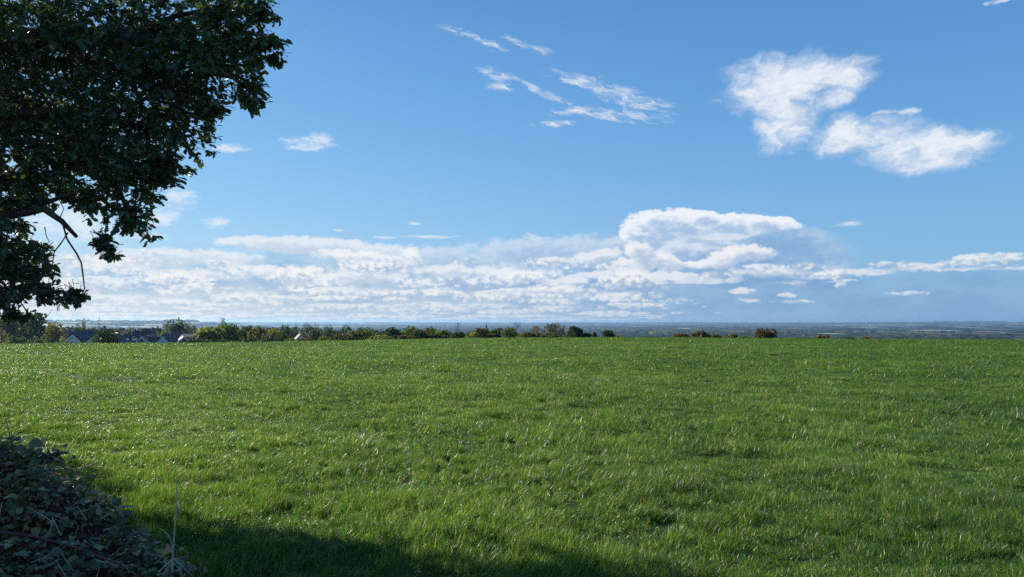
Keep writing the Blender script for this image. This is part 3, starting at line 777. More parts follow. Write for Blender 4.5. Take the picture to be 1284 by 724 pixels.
def house(px, ridge, D, length, width, pitch, yaw, wall, roof, label, eave=4.6, chim=((.3, 0),), dormers=0, barge=False, hgt=None, win=True, name='house'):
    """gabled house: ridge along local x, its middle at (px, ridge) of the photo; yaw in degrees"""
    c = at(px, ridge, D); rise = math.tan(R(pitch)) * width / 2
    h_e = hgt or eave; zb = c.z - rise - h_e
    yaw = yaw - math.degrees(math.atan2(c.x, c.y)); o = empty(name, (c.x, c.y, zb), R(yaw)); tag(o, label, 'house')
    L, W = length / 2, width / 2
    w = MB(); w.box(-L, L, -W, W, -3, h_e)
    for sx in (-1, 1):
        w.add([(sx * L, -W, h_e), (sx * L, W, h_e), (sx * L, 0, h_e + rise)], [(0, 1, 2) if sx > 0 else (0, 2, 1)])
    w.build('wall', M[wall], o)
    r_ = MB(); ov = .35; th = .18
    for sy in (-1, 1):
        ye, ze = sy * (W + ov), h_e - ov * math.tan(R(pitch)) + .05
        a = [(-L - ov, ye, ze), (L + ov, ye, ze), (L + ov, 0, h_e + rise + .05), (-L - ov, 0, h_e + rise + .05)]
        b = [(x, y, z + th) for x, y, z in a]
        V = a + b; r_.add(V, [(0, 1, 5, 4), (1, 2, 6, 5), (3, 0, 4, 7), (4, 5, 6, 7), (3, 2, 1, 0)] if sy < 0 else [(1, 0, 4, 5), (2, 1, 5, 6), (0, 3, 7, 4), (7, 6, 5, 4), (0, 1, 2, 3)])
    r_.tube([(-L - ov, 0, h_e + rise + .2), (L + ov, 0, h_e + rise + .2)], .14, 6)
    rf = r_.build('roof', M[roof], o)
    for fx, fy in chim:
        k = MB(); cx, cy = fx * length, fy * width; zt = h_e + rise + 1.15
        k.box(cx - .45, cx + .45, cy - .35, cy + .35, h_e, zt); k.box(cx - .52, cx + .52, cy - .42, cy + .42, zt, zt + .15)
        ch = k.build('chimney', M['brickwork'], rf)
        # pots stand in the same stack
        q = MB()
        for dx in (-.22, .22): q.tube([(cx + dx, cy, zt + .15), (cx + dx, cy, zt + .6)], [.13, .1], 8)
        ch.data.materials.append(M['pot']); link_obj('chimney_pot', q.mesh('chimney_pot', M['pot']), rf)
    def window(x, y, z, ww, hh, axis):
        f = MB(); g = MB()
        if axis == 'y':
            s = 1 if y > 0 else -1; f.box(x - ww / 2 - .07, x + ww / 2 + .07, min(y, y + s * .06), max(y, y + s * .06), z - hh / 2 - .07, z + hh / 2 + .07)
            for q in (-.25, .25): g.box(x + q * ww - ww * .21, x + q * ww + ww * .21, min(y, y + s * .08), max(y, y + s * .08), z - hh / 2, z + hh / 2)
        else:
            s = 1 if x > 0 else -1; f.box(min(x, x + s * .06), max(x, x + s * .06), y - ww / 2 - .07, y + ww / 2 + .07, z - hh / 2 - .07, z + hh / 2 + .07)
            for q in (-.25, .25): g.box(min(x, x + s * .08), max(x, x + s * .08), y + q * ww - ww * .21, y + q * ww + ww * .21, z - hh / 2, z + hh / 2)
        fo = f.build('window', M['frame'], o); g.build('pane', M['glass'], fo)
    if win:
        nx = max(2, int(length / 3))
        for sy in (-1,):
            for i in range(nx):
                x = -L + (i + .5) * length / nx
                for z in ((1.3, 3.6) if h_e > 4 else (1.4,)): window(x, sy * W, z, 1.3, 1.1, 'y')
        for sx in (-1, 1): window(sx * L, 0, h_e * .8, 1.2, 1.2, 'x')
        d_ = MB(); d_.box(-.5, .5, -W - .07, -W, 0, 2.0); d_.build('door', M['wall_brick'] if wall != 'wall_brick' else M['frame'], o)
    for i in range(dormers):
        x = (-.5 + (i + .5) / dormers) * length * .85; yb = -W * .55; zc = h_e + rise * .42
        k = MB(); k.box(x - .8, x + .8, yb - .55, yb + 1.0, zc - .7, zc + .65); dm = k.build('dormer', M['wall_white'], rf)
        k = MB(); k.add([(x - .95, yb - .7, zc + .66), (x + .95, yb - .7, zc + .66), (x, yb - .7, zc + 1.25), (x - .95, yb + 1.6, zc + .66), (x + .95, yb + 1.6, zc + .66), (x, yb + 1.6, zc + 1.25)],
                        [(0, 1, 2), (3, 5, 4), (0, 2, 5, 3), (1, 4, 5, 2), (0, 3, 4, 1)]); k.build('dormer_roof', M[roof], rf)
    if barge:
        for sx in (-1, 1):
            for sy in (-1, 1):
                k = MB(); x = sx * (L + ov + .03); ye, ze = sy * (W + ov), h_e - ov * math.tan(R(pitch)) + .05
                V = [(x, ye, ze - .25), (x, ye, ze + .2), (x, 0, h_e + rise + .25), (x, 0, h_e + rise - .2)]; V += [(v[0] + sx * .05, v[1], v[2]) for v in V]
                k.add(V, [(0, 1, 2, 3), (4, 7, 6, 5), (0, 4, 5, 1), (1, 5, 6, 2), (2, 6, 7, 3), (3, 7, 4, 0)])
                k.build('bargeboard', M['barge'], rf)
    return o

H = house
H(78, 416.5, 330, 8, 7, 42, 0, 'wall_brick', 'roof_red', 'small purple-brown roofed house left of the long dark roof', chim=((-.3, 0),))
H(107, 415.8, 255, 9.2, 8, 40, -4, 'wall_white', 'roof_slate', 'long dark slate roofed house with pale wall at the left end of the village', chim=((-.42, 0),))
H(93, 420.5, 250, 4.0, 4.0, 45, 78, 'wall_white', 'roof_slate', 'small gabled wing with pale window band left of the long dark roof', chim=(), barge=True)
H(144, 418.2, 300, 4.2, 3.6, 30, -60, 'wall_brick', 'roof_glint', 'house with a glinting white roof behind the big dark bush', chim=())
H(153, 419.0, 285, 5, 5, 35, 12, 'wall_cream', 'roof_red', 'low pinkish grey roof right of the glinting white roof', chim=((.2, 0),), hgt=3)
H(163, 420.8, 262, 6.0, 6, 42, 3, 'wall_brick', 'roof_slate', 'dark roofed house with two pale dormers near the village middle', chim=((-.4, 0),), dormers=2)
H(180, 415.8, 300, 8, 6.5, 40, 5, 'wall_white', 'roof_dark', 'dark roofed white house with two tall chimneys', chim=((-.48, 0), (-.12, 0)))
H(179, 423, 240, 6, 5.0, 46, 84, 'wall_brick', 'roof_red', 'brown roofed gable house with a bright white verge below the two chimneys', chim=(), barge=True)
H(196, 423.4, 262, 8, 7, 38, 6, 'wall_cream', 'roof_dark', 'long plain dark roof between the bright verge and the white gable', chim=())
H(210, 420.6, 240, 6.5, 6.6, 46, 66, 'wall_white', 'roof_dark', 'white gable end house facing the field', chim=((.2, 0),), barge=False)
H(220, 417.6, 275, 6.5, 7, 45, 24, 'wall_brick', 'roof_glint', 'steep dark roof with a glinting top above the white gable', chim=())
H(229, 422.6, 240, 4.6, 3.8, 47, -82, 'wall_brick', 'roof_slate', 'house with a bright slanting roof edge running down to the field', chim=(), barge=True)
H(239, 419.0, 262, 5.0, 4, 28, -30, 'wall_brick', 'roof_glint', 'small house with a thin shining roof at the right end of the village', chim=())
H(376, 419.5, 310, 4, 4.2, 46, -78, 'wall_white', 'roof_red', 'pale gabled cottage among the trees right of the village', chim=((.3, 0),))
H(344, 421.5, 300, 6, 6, 40, 8, 'wall_cream', 'roof_red', 'reddish roof half hidden behind the yellow-green tree', chim=())

H(190, 412.5, 420, 9, 7, 38, 10, 'wall_brick', 'roof_dark', 'distant dark roof above the long plain roof, among the skyline trees', chim=((.35, 0),))
H(131, 414.2, 380, 7, 6, 40, 14, 'wall_cream', 'roof_red', 'distant brown roof above the big dark bush', chim=((-.3, 0),))
H(150, 423.5, 240, 4.4, 4, 42, 64, 'wall_white', 'roof_dark', 'tiny pale gabled outhouse right of the big dark bush', chim=())
H(253, 416.5, 330, 6, 6, 40, 4, 'wall_cream', 'roof_red', 'brown roof half hidden by the yellow-green tree at the right end of the village', chim=((.3, 0),))
H(120, 421.5, 246, 4.5, 4, 40, 70, 'wall_white', 'roof_red', 'pale gable end poking out between the long dark roof and the big dark bush', chim=())
H(189, 419.2, 275, 5, 5, 42, 72, 'wall_cream', 'roof_red', 'cream gable under the two tall chimneys at the right end of the white house', chim=())
# pale long sheds far out on the plain
def shed(px, py, wpx, label):
    c = along(px, py, 6); L = wpx / F * c.y / 2
    o = empty('long_shed', (c.x, c.y, c.z + 4), 0); tag(o, label, 'shed', 'pale sheds far out on the plain')
    a = MB(); a.box(-L, L, -12, 12, -6, 9); a.build('wall', M['wall_white'], o)
    b = MB(); b.add([(-L - 1, -13, 9.2), (L + 1, -13, 9.2), (L + 1, 0, 14), (-L - 1, 0, 14), (-L - 1, 13, 9.2), (L + 1, 13, 9.2)], [(0, 1, 2, 3), (3, 2, 5, 4), (0, 3, 4), (1, 5, 2), (0, 4, 5, 1)]); b.build('roof', M['roof_pale'], o)

# the long hedge at the far field edge, just behind the crest
def far_hedge(x0, x1, D, tops, label, mat, seed):
    r = np.random.default_rng(seed); n = 9000; px = r.uniform(x0, x1, n); xs = np.linspace(x0, x1, len(tops))
    a = np.array([at(p, 404, D) for p in px]); zt = EYE + (404 - (np.interp(px, xs, tops) + 1.4 * fbm2(px / 4.0, px * 0, seed, 3))) / F * D
    zg = ground_z(a[:, 0], a[:, 1]); q = r.random(n); P = np.stack([a[:, 0], a[:, 1] + r.uniform(-1.6, 1.6, n) * (1 - q * .5), zg + (zt - zg) * q ** .7], -1)
    c0 = at((x0 + x1) / 2, 404, D); b = np.array([c0.x, c0.y, gz(c0.x, c0.y)])
    o = empty('hedgerow', tuple(b)); tag(o, label, 'hedge')
    me = scatter_mesh('foliage', QT, QF, P - b, rot_from(rand_unit(n, r), rand_unit(n, r)), np.repeat((r.uniform(.3, .75, n))[:, None], 3, 1), M[mat], False, np.clip(.4 + .35 * fbm2(px / 5, px * 0, seed + 1, 3) + r.normal(0, .15, n), 0, 1))
    link_obj('foliage', me, o)
    m = MB()
    for p in np.linspace(x0, x1, 34): c = at(p, 404, D); z = gz(c.x, c.y); m.tube([Vector((c.x, c.y, z - .5)) - Vector(b), Vector((c.x + .2, c.y, z + 1.6)) - Vector(b)], [.09, .04], 4)
    m.build('stems', M['bark'], o)
far_hedge(236, 432, 222, [427, 427.5, 428, 427.5, 427.5, 426.5], 'long dark hedge along the field edge under the trees right of the village', 'tree_dark', 3)
far_hedge(425, 600, 206, [424.5, 423, 422, 421, 420.5, 420.5], 'long dark hedge along the crest below the middle trees', 'tree_dark', 4)
far_hedge(585, 712, 196, [420.5, 420, 420, 421, 422.5], 'hedge along the crest under the leafless brown trees', 'tree_olive', 5)
far_hedge(-30, 240, 236, [427, 428, 430.5, 432, 432, 431.5, 431], 'low garden hedge at the field edge in front of the village', 'tree_grey', 6)
M['roof_pale'] = plain_mat('pale_sheet_roof', [(.5, .52, .54), (.66, .67, .68)], .05, .5, .4)
shed(757, 414.6, 7, 'left one of two bright sheds side by side above the round dark tree')
shed(745, 414.3, 5, 'small bright shed left of the pair above the slim dark tree')
shed(712, 414.8, 6, 'pale shed on the plain between the widest leafless tree and the spiky tree')
shed(718, 407.5, 7, 'farthest pale shed close to the horizon above the spiky tree')
shed(705, 424.2, 3, 'small white shed low between the bushes left of the spiky tree')

# the thin lattice mast on the horizon
def mast(px, top, D):
    c = at(px, top, D); zg = gz(c.x, c.y); h = c.z - zg
    o = empty('lattice_mast', (c.x, c.y, zg)); tag(o, 'thin grey lattice mast standing alone above the hedge row', 'mast')
    w0, w1 = h * .085, h * .02
    a = MB(); leg = lambda sx, sy, t: Vector((sx * (w0 + (w1 - w0) * t), sy * (w0 + (w1 - w0) * t), h * t))
    for sx, sy in ((-1, -1), (1, -1), (1, 1), (-1, 1)): a.tube([leg(sx, sy, 0), leg(sx, sy, 1)], [h * .008, h * .006], 4)
    cs = [(-1, -1), (1, -1), (1, 1), (-1, 1)]
    for k in range(8):
        t0, t1 = k / 8, (k + 1) / 8
        for i in range(4):
            p, q = cs[i], cs[(i + 1) % 4]; a.tube([leg(*p, t0), leg(*q, t1)], h * .004, 3); a.tube([leg(*q, t0), leg(*p, t1)], h * .004, 3)
    a.build('tower', M['steel'], o)
    for t in (.72, .84, .95):
        b = MB(); b.tube([(-h * .13, 0, h * t), (0, 0, h * t + h * .02), (h * .13, 0, h * t)], h * .006, 4); b.build('crossarm', M['steel'], o)
M['steel'] = plain_mat('galvanised_steel', [(.16, .17, .18), (.24, .25, .26)], .2, .6, .5)
mast(574.5, 404.6, 2300)

# ================================================================== the oak at the left
def lobed_leaf():
    """oak leaf 1 long: alternating lobes, slightly folded and bent; quads only"""
    ys = [0, .1, .22, .34, .47, .58, .72, .84, 1.0]; ws = [.02, .10, .22, .13, .30, .19, .30, .17, .05]
    V = []; Fq = []
    for y, w in zip(ys, ws):
        z = -.18 * y * y
        V += [(-w, y, z + w * .35), (0, y, z), (w, y, z + w * .35)]
    for i in range(len(ys) - 1):
        a = i * 3; Fq += [(a, a + 1, a + 4, a + 3), (a + 1, a + 2, a + 5, a + 4)]
    return np.array(V), Fq
def ovate_leaf():
    ys = [0, .12, .3, .5, .7, .86, 1.0]; ws = [.03, .26, .36, .34, .24, .12, .01]
    V = []; Fq = []
    for i, (y, w) in enumerate(zip(ys, ws)):
        z = -.22 * y * y; V += [(-w, y, z + w * .3), (0, y, z), (w, y, z + w * .3)]
    for i in range(len(ys) - 1):
        a = i * 3; Fq += [(a, a + 1, a + 4, a + 3), (a + 1, a + 2, a + 5, a + 4)]
    return np.array(V), Fq

def leaf_sprays(ends, dirs, r, n_leaf, L, spread, droop=.25):
    """leaves in a spray round each twig end; returns positions, rotations, sizes, tones"""
    k = len(ends); P = np.repeat(ends, n_leaf, 0); D = np.repeat(dirs, n_leaf, 0)
    t = r.random((len(P), 1)); P = P - D * (t * spread * .9) + rand_unit(len(P), r) * spread * .22 * r.random((len(P), 1))
    d = D * .5 + rand_unit(len(P), r) * .8; d[:, 2] -= droop
    nrm = rand_unit(len(P), r) * .75 + np.array([0, 0, 1.0])
    s = L * r.uniform(.6, 1.15, len(P)); tone = np.clip(np.repeat(r.normal(.45, .15, k), n_leaf) + r.normal(0, .12, len(P)), 0, 1)
    return P, rot_from(d, nrm), s, tone

def build_oak():
    r = np.random.default_rng(101); base = Vector((-9.6, 8.6, gz(-9.6, 8.6)))
    oak = empty('oak_tree', base); tag(oak, 'big dark oak reaching into the photo from the upper left over the field', 'tree')
    B = np.array(base)
    lobes = []                                        # centre, radii, sprays
    def lobe(px, py, D, rad, sx=1.0, sz=1.0, dens=1.0, dy=1.0):
        c = np.array(at(px, py, D)); lobes.append((c, np.array([rad * sx, rad * dy, rad * sz]), dens))
    # the part in the picture
    lobe(292, 55, 7.7, .50, 1, 1.05); lobe(322, 62, 7.6, .24, 1.1, 1.0, .9); lobe(345, 52, 7.6, .12, 1.5, .5, 1.0); lobe(318, 105, 7.6, .23, 1, 1.1, .8); lobe(300, 10, 7.8, .35, 1.2, 1.0, .9)
    lobe(318, 132, 7.6, .09, 1, 1.0, 1)
    lobe(240, 100, 7.9, .62); lobe(262, 138, 7.7, .2, 1.2, .8); lobe(200, 40, 8.2, .95, 1.1, 1); lobe(180, 160, 8.0, .75); lobe(205, 215, 7.8, .26, .9, 1.3, .9)
    lobe(150, 225, 7.8, .50, 1.1, .9); lobe(168, 275, 7.7, .22, 1.1, 1.1); lobe(135, 306, 7.7, .15, 1.1, .9); lobe(112, 255, 7.9, .22, 1.2, .7, .8)
    lobe(90, 80, 8.4, 1.1, 1.1, 1.0); lobe(30, 170, 8.4, .95, 1.1, .8); lobe(100, 190, 8.1, .7, 1.3, .7, 1.0); lobe(20, 60, 8.8, 1.2); lobe(20, 235, 8.2, .45, 1.6, .6)
    lobe(15, 256, 7.7, .20, 1.5, .6, 1); lobe(48, 252, 7.7, .12, 1.4, .6, .9); lobe(10, 282, 7.6, .16, 1.5, .6, .8); lobe(350, 75, 7.6, .06, 1, 1, 1.2); lobe(228, 172, 7.7, .12, 1.3, .6, 1); lobe(330, 20, 7.7, .12, 1, .8, 1); lobe(140, 322, 7.7, .06, 1, .8, 1.3); lobe(0, 300, 8.0, .34, 1.2, 1.0, 1); lobe(22, 330, 7.7, .32, 1.2, .9, 1); lobe(20, 370, 7.6, .26, 1.6, .8, 1.1); lobe(-20, 345, 8.0, .5); lobe(50, 318, 7.7, .12, 1.1, .8, .9); lobe(60, 366, 7.6, .16, 1.3, .7, .9); lobe(98, 374, 7.5, .14, 1.5, .55, 1.1)
    lobe(46, 345, 7.7, .12, 1, 1, .8); lobe(22, 398, 7.6, .13, 1.6, .5, .6)
    n_vis = len(lobes)
    # the rest of the crown, outside the picture
    for (x, y, z, rad, sx, sz) in [(-8.6, 8.6, 6.8, 2.1, 1.1, .9), (-6.8, 8.2, 7.4, 1.5, 1.1, .8), (-5.0, 7.9, 7.6, 1.1, 1.2, .8), (-11.8, 8.2, 6.0, 2.0, 1, .9), (-10.9, 9.9, 6.4, 1.6, 1.1, .9),
                                   (-9.8, 6.2, 5.9, 1.8, 1.1, .9), (-7.9, 7.0, 4.3, 1.1, 1, .9), (-8.3, 9.0, 3.9, 1.15, 1, .9), (-8.2, 8.9, 2.5, 1.0, 1, .9), (-9.4, 8.4, 9.2, 1.8, 1.1, .7), (-7.3, 6.6, 6.3, 1.3, 1.1, .9), (-11.6, 10.5, 4.6, 1.4, 1, .8), (-9.6, 10.1, 4.4, 1.0, 1, .8)]:
        lobes.append((np.array([x, y, z]), np.array([rad * sx, rad, rad * sz]), .34))
    P, Rr, S, T_ = [], [], [], []
    tw = MB(); allends = []
    for li, (c, rad, dens) in enumerate(lobes):
        vis = li < n_vis
        vol = rad[0] * rad[1] * rad[2]; n = int((128 if vis else 62) * dens * (rad[0] * rad[1] + rad[0] * rad[2] + rad[1] * rad[2]) * (1.0 if rad[0] > .3 else 1.5)) + 3
        u = rand_unit(n, r); q = r.random((n, 1)) ** .42 * np.where(r.random((n, 1)) < .12, 1.22, 1.0)
        bump = 1 + .24 * np.sin(u[:, :1] * 5 + li) * np.cos(u[:, 2:] * 6 + li * 2)
        ends = c + u * q * rad * bump
        trunkp = np.array([base.x, base.y, 5.0]); out_ = (ends - trunkp); out_ /= np.linalg.norm(out_, axis=1, keepdims=True)
        d = out_ * .7 + u * .7 + r.normal(0, .25, (n, 3)); d /= np.linalg.norm(d, axis=1, keepdims=True)
        p, rm, s, t = leaf_sprays(ends, d, r, 10 if vis else 7, .080 if vis else .15, .16 if vis else .3)
        P.append(p); Rr.append(rm); S.append(s); T_.append(t)
        for e, dd in zip(ends, d):
            if vis or r.random() < .25: allends.append((e, dd, li))
    S_ = np.concatenate(S); V, Fq = lobed_leaf()
    tone = np.concatenate(T_); tone[r.random(len(tone)) < .012] = 1.0
    tone = tone * .8
    me = scatter_mesh('crown', V, Fq, np.vstack(P) - B, np.vstack(Rr), np.stack([S_ * 1.25, S_, S_], -1), M['oakleaf'], False, tone)
    print('oak leaves', len(S_))
    link_obj('crown', me, oak)
    # wood: trunk, limbs to the lobes, hanging twigs
    mt = MB(); zt = base.z
    mt.tube([Vector((0, 0, -.5)), Vector((0, 0, .2)), Vector((.05, 0, 1.5)), Vector((.15, -.05, 3.0)), Vector((.1, .1, 4.6)), Vector((-.1, .1, 6.4)), Vector((0, 0, 8.3))], [.52, .42, .34, .30, .23, .15, .06], 14)
    mt.build('trunk', M['bark'], oak, True)
    def tolocal(v): return Vector(v) - base
    rr = random.Random(5)
    def wob(a, b, n, amt, sag=0.0):
        pts = []
        for i in range(n + 1):
            t = i / n; p = a.lerp(b, t); f = math.sin(math.pi * t)
            pts.append(p + Vector((rr.uniform(-amt, amt), rr.uniform(-amt, amt), rr.uniform(-amt, amt))) * f + Vector((0, 0, -sag * f)))
        return pts
    def limb(pts, r0, r1, n=8):
        m = MB(); k = len(pts); m.tube([tolocal(p) for p in pts], [r0 + (r1 - r0) * i / (k - 1) for i in range(k)], n); m.build('limb', M['bark'], oak, True)
    # the low limb seen crossing into the picture at the left
    low = [Vector((-9.45, 8.55, 3.0)), Vector((-8.0, 8.3, 3.05)), at(-60, 262, 8.0), at(0, 271, 7.8), at(34, 266, 7.7), at(55, 262, 7.7), at(78, 278, 7.65), at(96, 297, 7.6)]
    limb(low, .085, .018)
    limb([at(36, 267, 7.7), at(55, 255, 7.75), at(85, 245, 7.8), at(120, 238, 7.8), at(150, 232, 7.8)], .032, .012)
    limb([Vector((-9.5, 8.6, 4.2)), Vector((-8, 8.3, 4.8)), at(-20, 150, 8.3), at(60, 140, 8.2), at(130, 150, 8.0), at(190, 160, 7.9)], .13, .02)
    limb([at(60, 140, 8.2), at(110, 190, 8.0), at(150, 240, 7.8), at(165, 275, 7.7), at(150, 295, 7.7)], .05, .008)
    limb([Vector((-9.5, 8.6, 5.4)), at(-60, 60, 8.6), at(60, 50, 8.4), at(170, 50, 8.1), at(240, 60, 7.9), at(290, 60, 7.7), at(335, 55, 7.6)], .14, .012)
    limb([at(240, 60, 7.9), at(275, 85, 7.7), at(305, 100, 7.6), at(322, 128, 7.6)], .03, .006)
    limb([at(170, 50, 8.1), at(220, 20, 8.0), at(290, 8, 7.8)], .05, .01)
    limb([at(130, 150, 8.0), at(190, 120, 7.9), at(250, 128, 7.7), at(275, 142, 7.7)], .03, .008)
    for (x, y, z, rad) in [(-6.8, 8.2, 7.4, .12), (-11.8, 8.2, 6.0, .16), (-9.6, 11.2, 6.4, .15), (-9.8, 6.2, 5.9, .15), (-7.9, 7.0, 4.3, .09), (-8.2, 9.2, 3.9, .09), (-7.3, 6.6, 6.3, .1), (-11.6, 10.5, 4.6, .12)]:
        limb(wob(Vector((-9.5, 8.6, 2.8 + rr.random() * 2)), Vector((x, y, z)), 5, .12), rad, .03)
    def hang(pts, D, r0, r1):
        k = len(pts); tw.tube([tolocal(at(px, py, D + .05 * math.sin(i * 1.7))) for i, (px, py) in enumerate(pts)], [r0 + (r1 - r0) * i / (k - 1) for i in range(k)], 6)
    hang([(78, 278), (84, 300), (96, 318), (102, 330), (104, 345), (106, 362), (100, 374)], 7.6, .011, .006)
    hang([(85, 292), (76, 306), (68, 316), (66, 330), (62, 345), (60, 362)], 7.62, .008, .004)
    hang([(56, 285), (58, 296), (62, 304), (54, 308)], 7.64, .006, .003)
    hang([(75, 274), (80, 262), (74, 250)], 7.66, .006, .003)
    hang([(8, 300), (14, 340), (22, 370), (24, 400)], 7.7, .010, .004)
    hang([(22, 372), (34, 392), (40, 403), (44, 414), (50, 425), (57, 436)], 7.6, .007, .003)
    hang([(30, 345), (46, 352), (66, 372), (84, 378)], 7.6, .007, .003)
    hang([(40, 398), (50, 400), (60, 396), (66, 388)], 7.62, .004, .002)
    hang([(8, 404), (20, 402), (36, 396), (48, 398)], 7.6, .005, .003)
    hang([(-10, 345), (10, 362), (22, 372)], 7.7, .01, .006)
    # twiglets that carry the sprays
    lc = [l[0] for l in lobes]
    for e, dd, li in allends:
        e = Vector(e); dd = Vector(dd); c = Vector(lc[li]); back = e - dd * .22
        mid = back.lerp(c, .35) + Vector((rr.uniform(-.05, .05),) * 3)
        if rr.random() < .45: tw.tube([tolocal(mid), tolocal(back), tolocal(e)], [.005, .0038, .0018], 3)
        else: tw.tube([tolocal(back), tolocal(e)], [.0035, .0016], 3)
    tw.build('twigs', M['twig'], oak)
build_oak()

# ================================================================== bramble hedge
def build_bramble(name, lobes, label, seed, dens, leafL, canes, loc, n_out=0):
    r = np.random.default_rng(seed); rr = random.Random(seed)
    o = empty(name, loc); tag(o, label, 'hedge' if 'hedge' in name else 'bush'); B = np.array(loc)
    P, Rr, S, T_ = [], [], [], []; DP = []
    cm = MB()
    for li, (c, rad) in enumerate(lobes):
        c = np.array(c); rad = np.array(rad); n = int(dens * (rad[0] * rad[1] + rad[0] * rad[2] + rad[1] * rad[2])) + 4
        u = rand_unit(n, r); u[:, 2] = np.abs(u[:, 2]) * 1.0 - .25 * r.random(n); e = c + u * rad * (r.random((n, 1)) ** .3)
        d = u + r.normal(0, .5, (n, 3)); d[:, 2] *= .4; d /= np.linalg.norm(d, axis=1, keepdims=True)
        # three leaflets at each stalk end
        for k, ang in enumerate((0, 1.15, -1.15)):
            ca, sa = math.cos(ang), math.sin(ang); dk = np.stack([d[:, 0] * ca - d[:, 1] * sa, d[:, 0] * sa + d[:, 1] * ca, d[:, 2] - .15], -1)
            P.append(e + dk * .012); nrm = np.array([0, 0, 1.0]) + rand_unit(n, r) * .55 + u * .3
            Rr.append(rot_from(dk, nrm)); S.append(leafL * r.uniform(.45, 1.35, n) * (1.1 if k == 0 else .85))
            T_.append(np.clip(r.normal(.42, .26, n), 0, 1))
        for j in range(0, n, 2):
            b = Vector(e[j] - d[j] * rr.uniform(.06, .16) + np.array([0, 0, -.03])); cm.tube([b - Vector(loc), Vector(e[j]) - Vector(loc)], [.0022, .0012], 3)
        for j in range(int(n * .8)):
            DP.append(e[rr.randrange(n)] - u[0] * .05 + r.normal(0, .05, 3) * np.array([1, 1, .6]))
    V, Fq = ovate_leaf()
    tone = np.concatenate(T_); S_ = np.concatenate(S)
    me = scatter_mesh('leaves', V, Fq, np.vstack(P) - B, np.vstack(Rr), np.repeat(S_[:, None], 3, 1), M['bramleaf'], False, tone)
    link_obj('leaves', me, o)
    DP = np.array(DP); n = len(DP)
    me = scatter_mesh('dead_leaves', V, Fq, DP - B, rot_from(rand_unit(n, r), rand_unit(n, r)), np.repeat((leafL * r.uniform(.4, .9, n))[:, None], 3, 1), M['deadleaf'], False, r.random(n))
    link_obj('dead_leaves', me, o)
    for pts, r0, r1 in canes:
        k = len(pts); cm.tube([Vector(p) - Vector(loc) for p in pts], [r0 + (r1 - r0) * i / (k - 1) for i in range(k)], 6)
    if name == 'bramble_bush':
        for j in range(48):
            ds = MB()
            px = rr.uniform(-10, 215); py0 = 590 + px * .55 + rr.uniform(-10, 150); D = rr.uniform(2.5, 2.95); a_ = at(px, py0, D); L_ = rr.uniform(.04, .17); th = rr.uniform(-1.2, 1.2)
            e_ = a_ + Vector((math.sin(th) * L_, rr.uniform(-.05, .05), math.cos(th) * L_ * .45)); m_ = (a_ + e_) / 2 + Vector((rr.uniform(-.02, .02), 0, rr.uniform(-.02, .05)))
            ds.tube([a_ - Vector(loc), m_ - Vector(loc), e_ - Vector(loc)], [.0012, .001, .0005], 4)
            ds.build('dry_stem', M['drystem'], o)
    # inner tangle
    for li, (c, rad) in enumerate(lobes):
        for j in range(int(14 + dens * .05 * max(rad))):
            a = Vector([c[q] + rr.uniform(-.8, .8) * rad[q] for q in range(3)]); a.z = c[2] - rad[2] * .6
            b = Vector([c[q] + rr.uniform(-1.05, 1.05) * rad[q] for q in range(3)]); m = (a + b) / 2 + Vector((0, 0, rr.uniform(.05, .3) * rad[2]))
            cm.tube([a - Vector(loc), m - Vector(loc), b - Vector(loc)], [.004, .0032, .0015], 4)
    cm.build('stems', M['cane'], o)
    return o

def lb(px, py, D, rx, ry, rz): return (tuple(at(px, py, D)), (rx, ry, rz))
nb = [lb(-60, 660, 3.1, .42, .4, .40), lb(10, 640, 3.1, .25, .3, .24), lb(40, 690, 3.0, .30, .3, .26), lb(95, 715, 2.9, .26, .3, .20), lb(150, 745, 2.8, .24, .25, .18), lb(195, 765, 2.75, .16, .2, .17), lb(0, 580, 3.2, .10, .1, .08),
      lb(70, 625, 3.1, .12, .15, .09), lb(115, 650, 3.0, .13, .15, .09), lb(-80, 590, 3.3, .3, .3, .25), lb(20, 780, 2.7, .5, .35, .3), lb(160, 690, 2.9, .10, .1, .07), lb(200, 712, 2.85, .09, .1, .07), lb(60, 574, 3.1, .05, .05, .03)]
canes = [([at(-20, 660, 3.0), at(0, 667, 2.72), at(40, 672, 2.66), at(100, 688, 2.6), at(150, 708, 2.6), at(190, 735, 2.65)], .0055, .003),
         ([at(-60, 600, 3.2), at(-10, 565, 3.15), at(30, 562, 3.1), at(62, 578, 3.05), at(95, 593, 3.0)], .004, .0022),
         ([at(-30, 640, 3.1), at(20, 600, 3.1), at(60, 590, 3.0), at(100, 588, 2.95), at(128, 578, 2.9)], .003, .0015),
         ([at(60, 660, 3.0), at(100, 625, 2.95), at(118, 600, 2.9), at(133, 577, 2.9)], .0028, .0012),
         ([at(-10, 590, 3.1), at(8, 560, 3.1), at(12, 545, 3.1), at(5, 516, 3.1)], .0022, .001),
         ([at(120, 720, 2.8), at(150, 690, 2.8), at(172, 660, 2.8)], .003, .0015), ([at(40, 720, 2.9), at(110, 700, 2.85), at(160, 668, 2.8), at(170, 655, 2.8)], .0026, .0012)]
bpos = (-2.3, 3.0, gz(-2.3, 3.0))
build_bramble('bramble_bush', nb, 'shaded bramble bush with mottled yellowing leaves filling the lower left corner', 12, 1350, .035, canes, bpos)

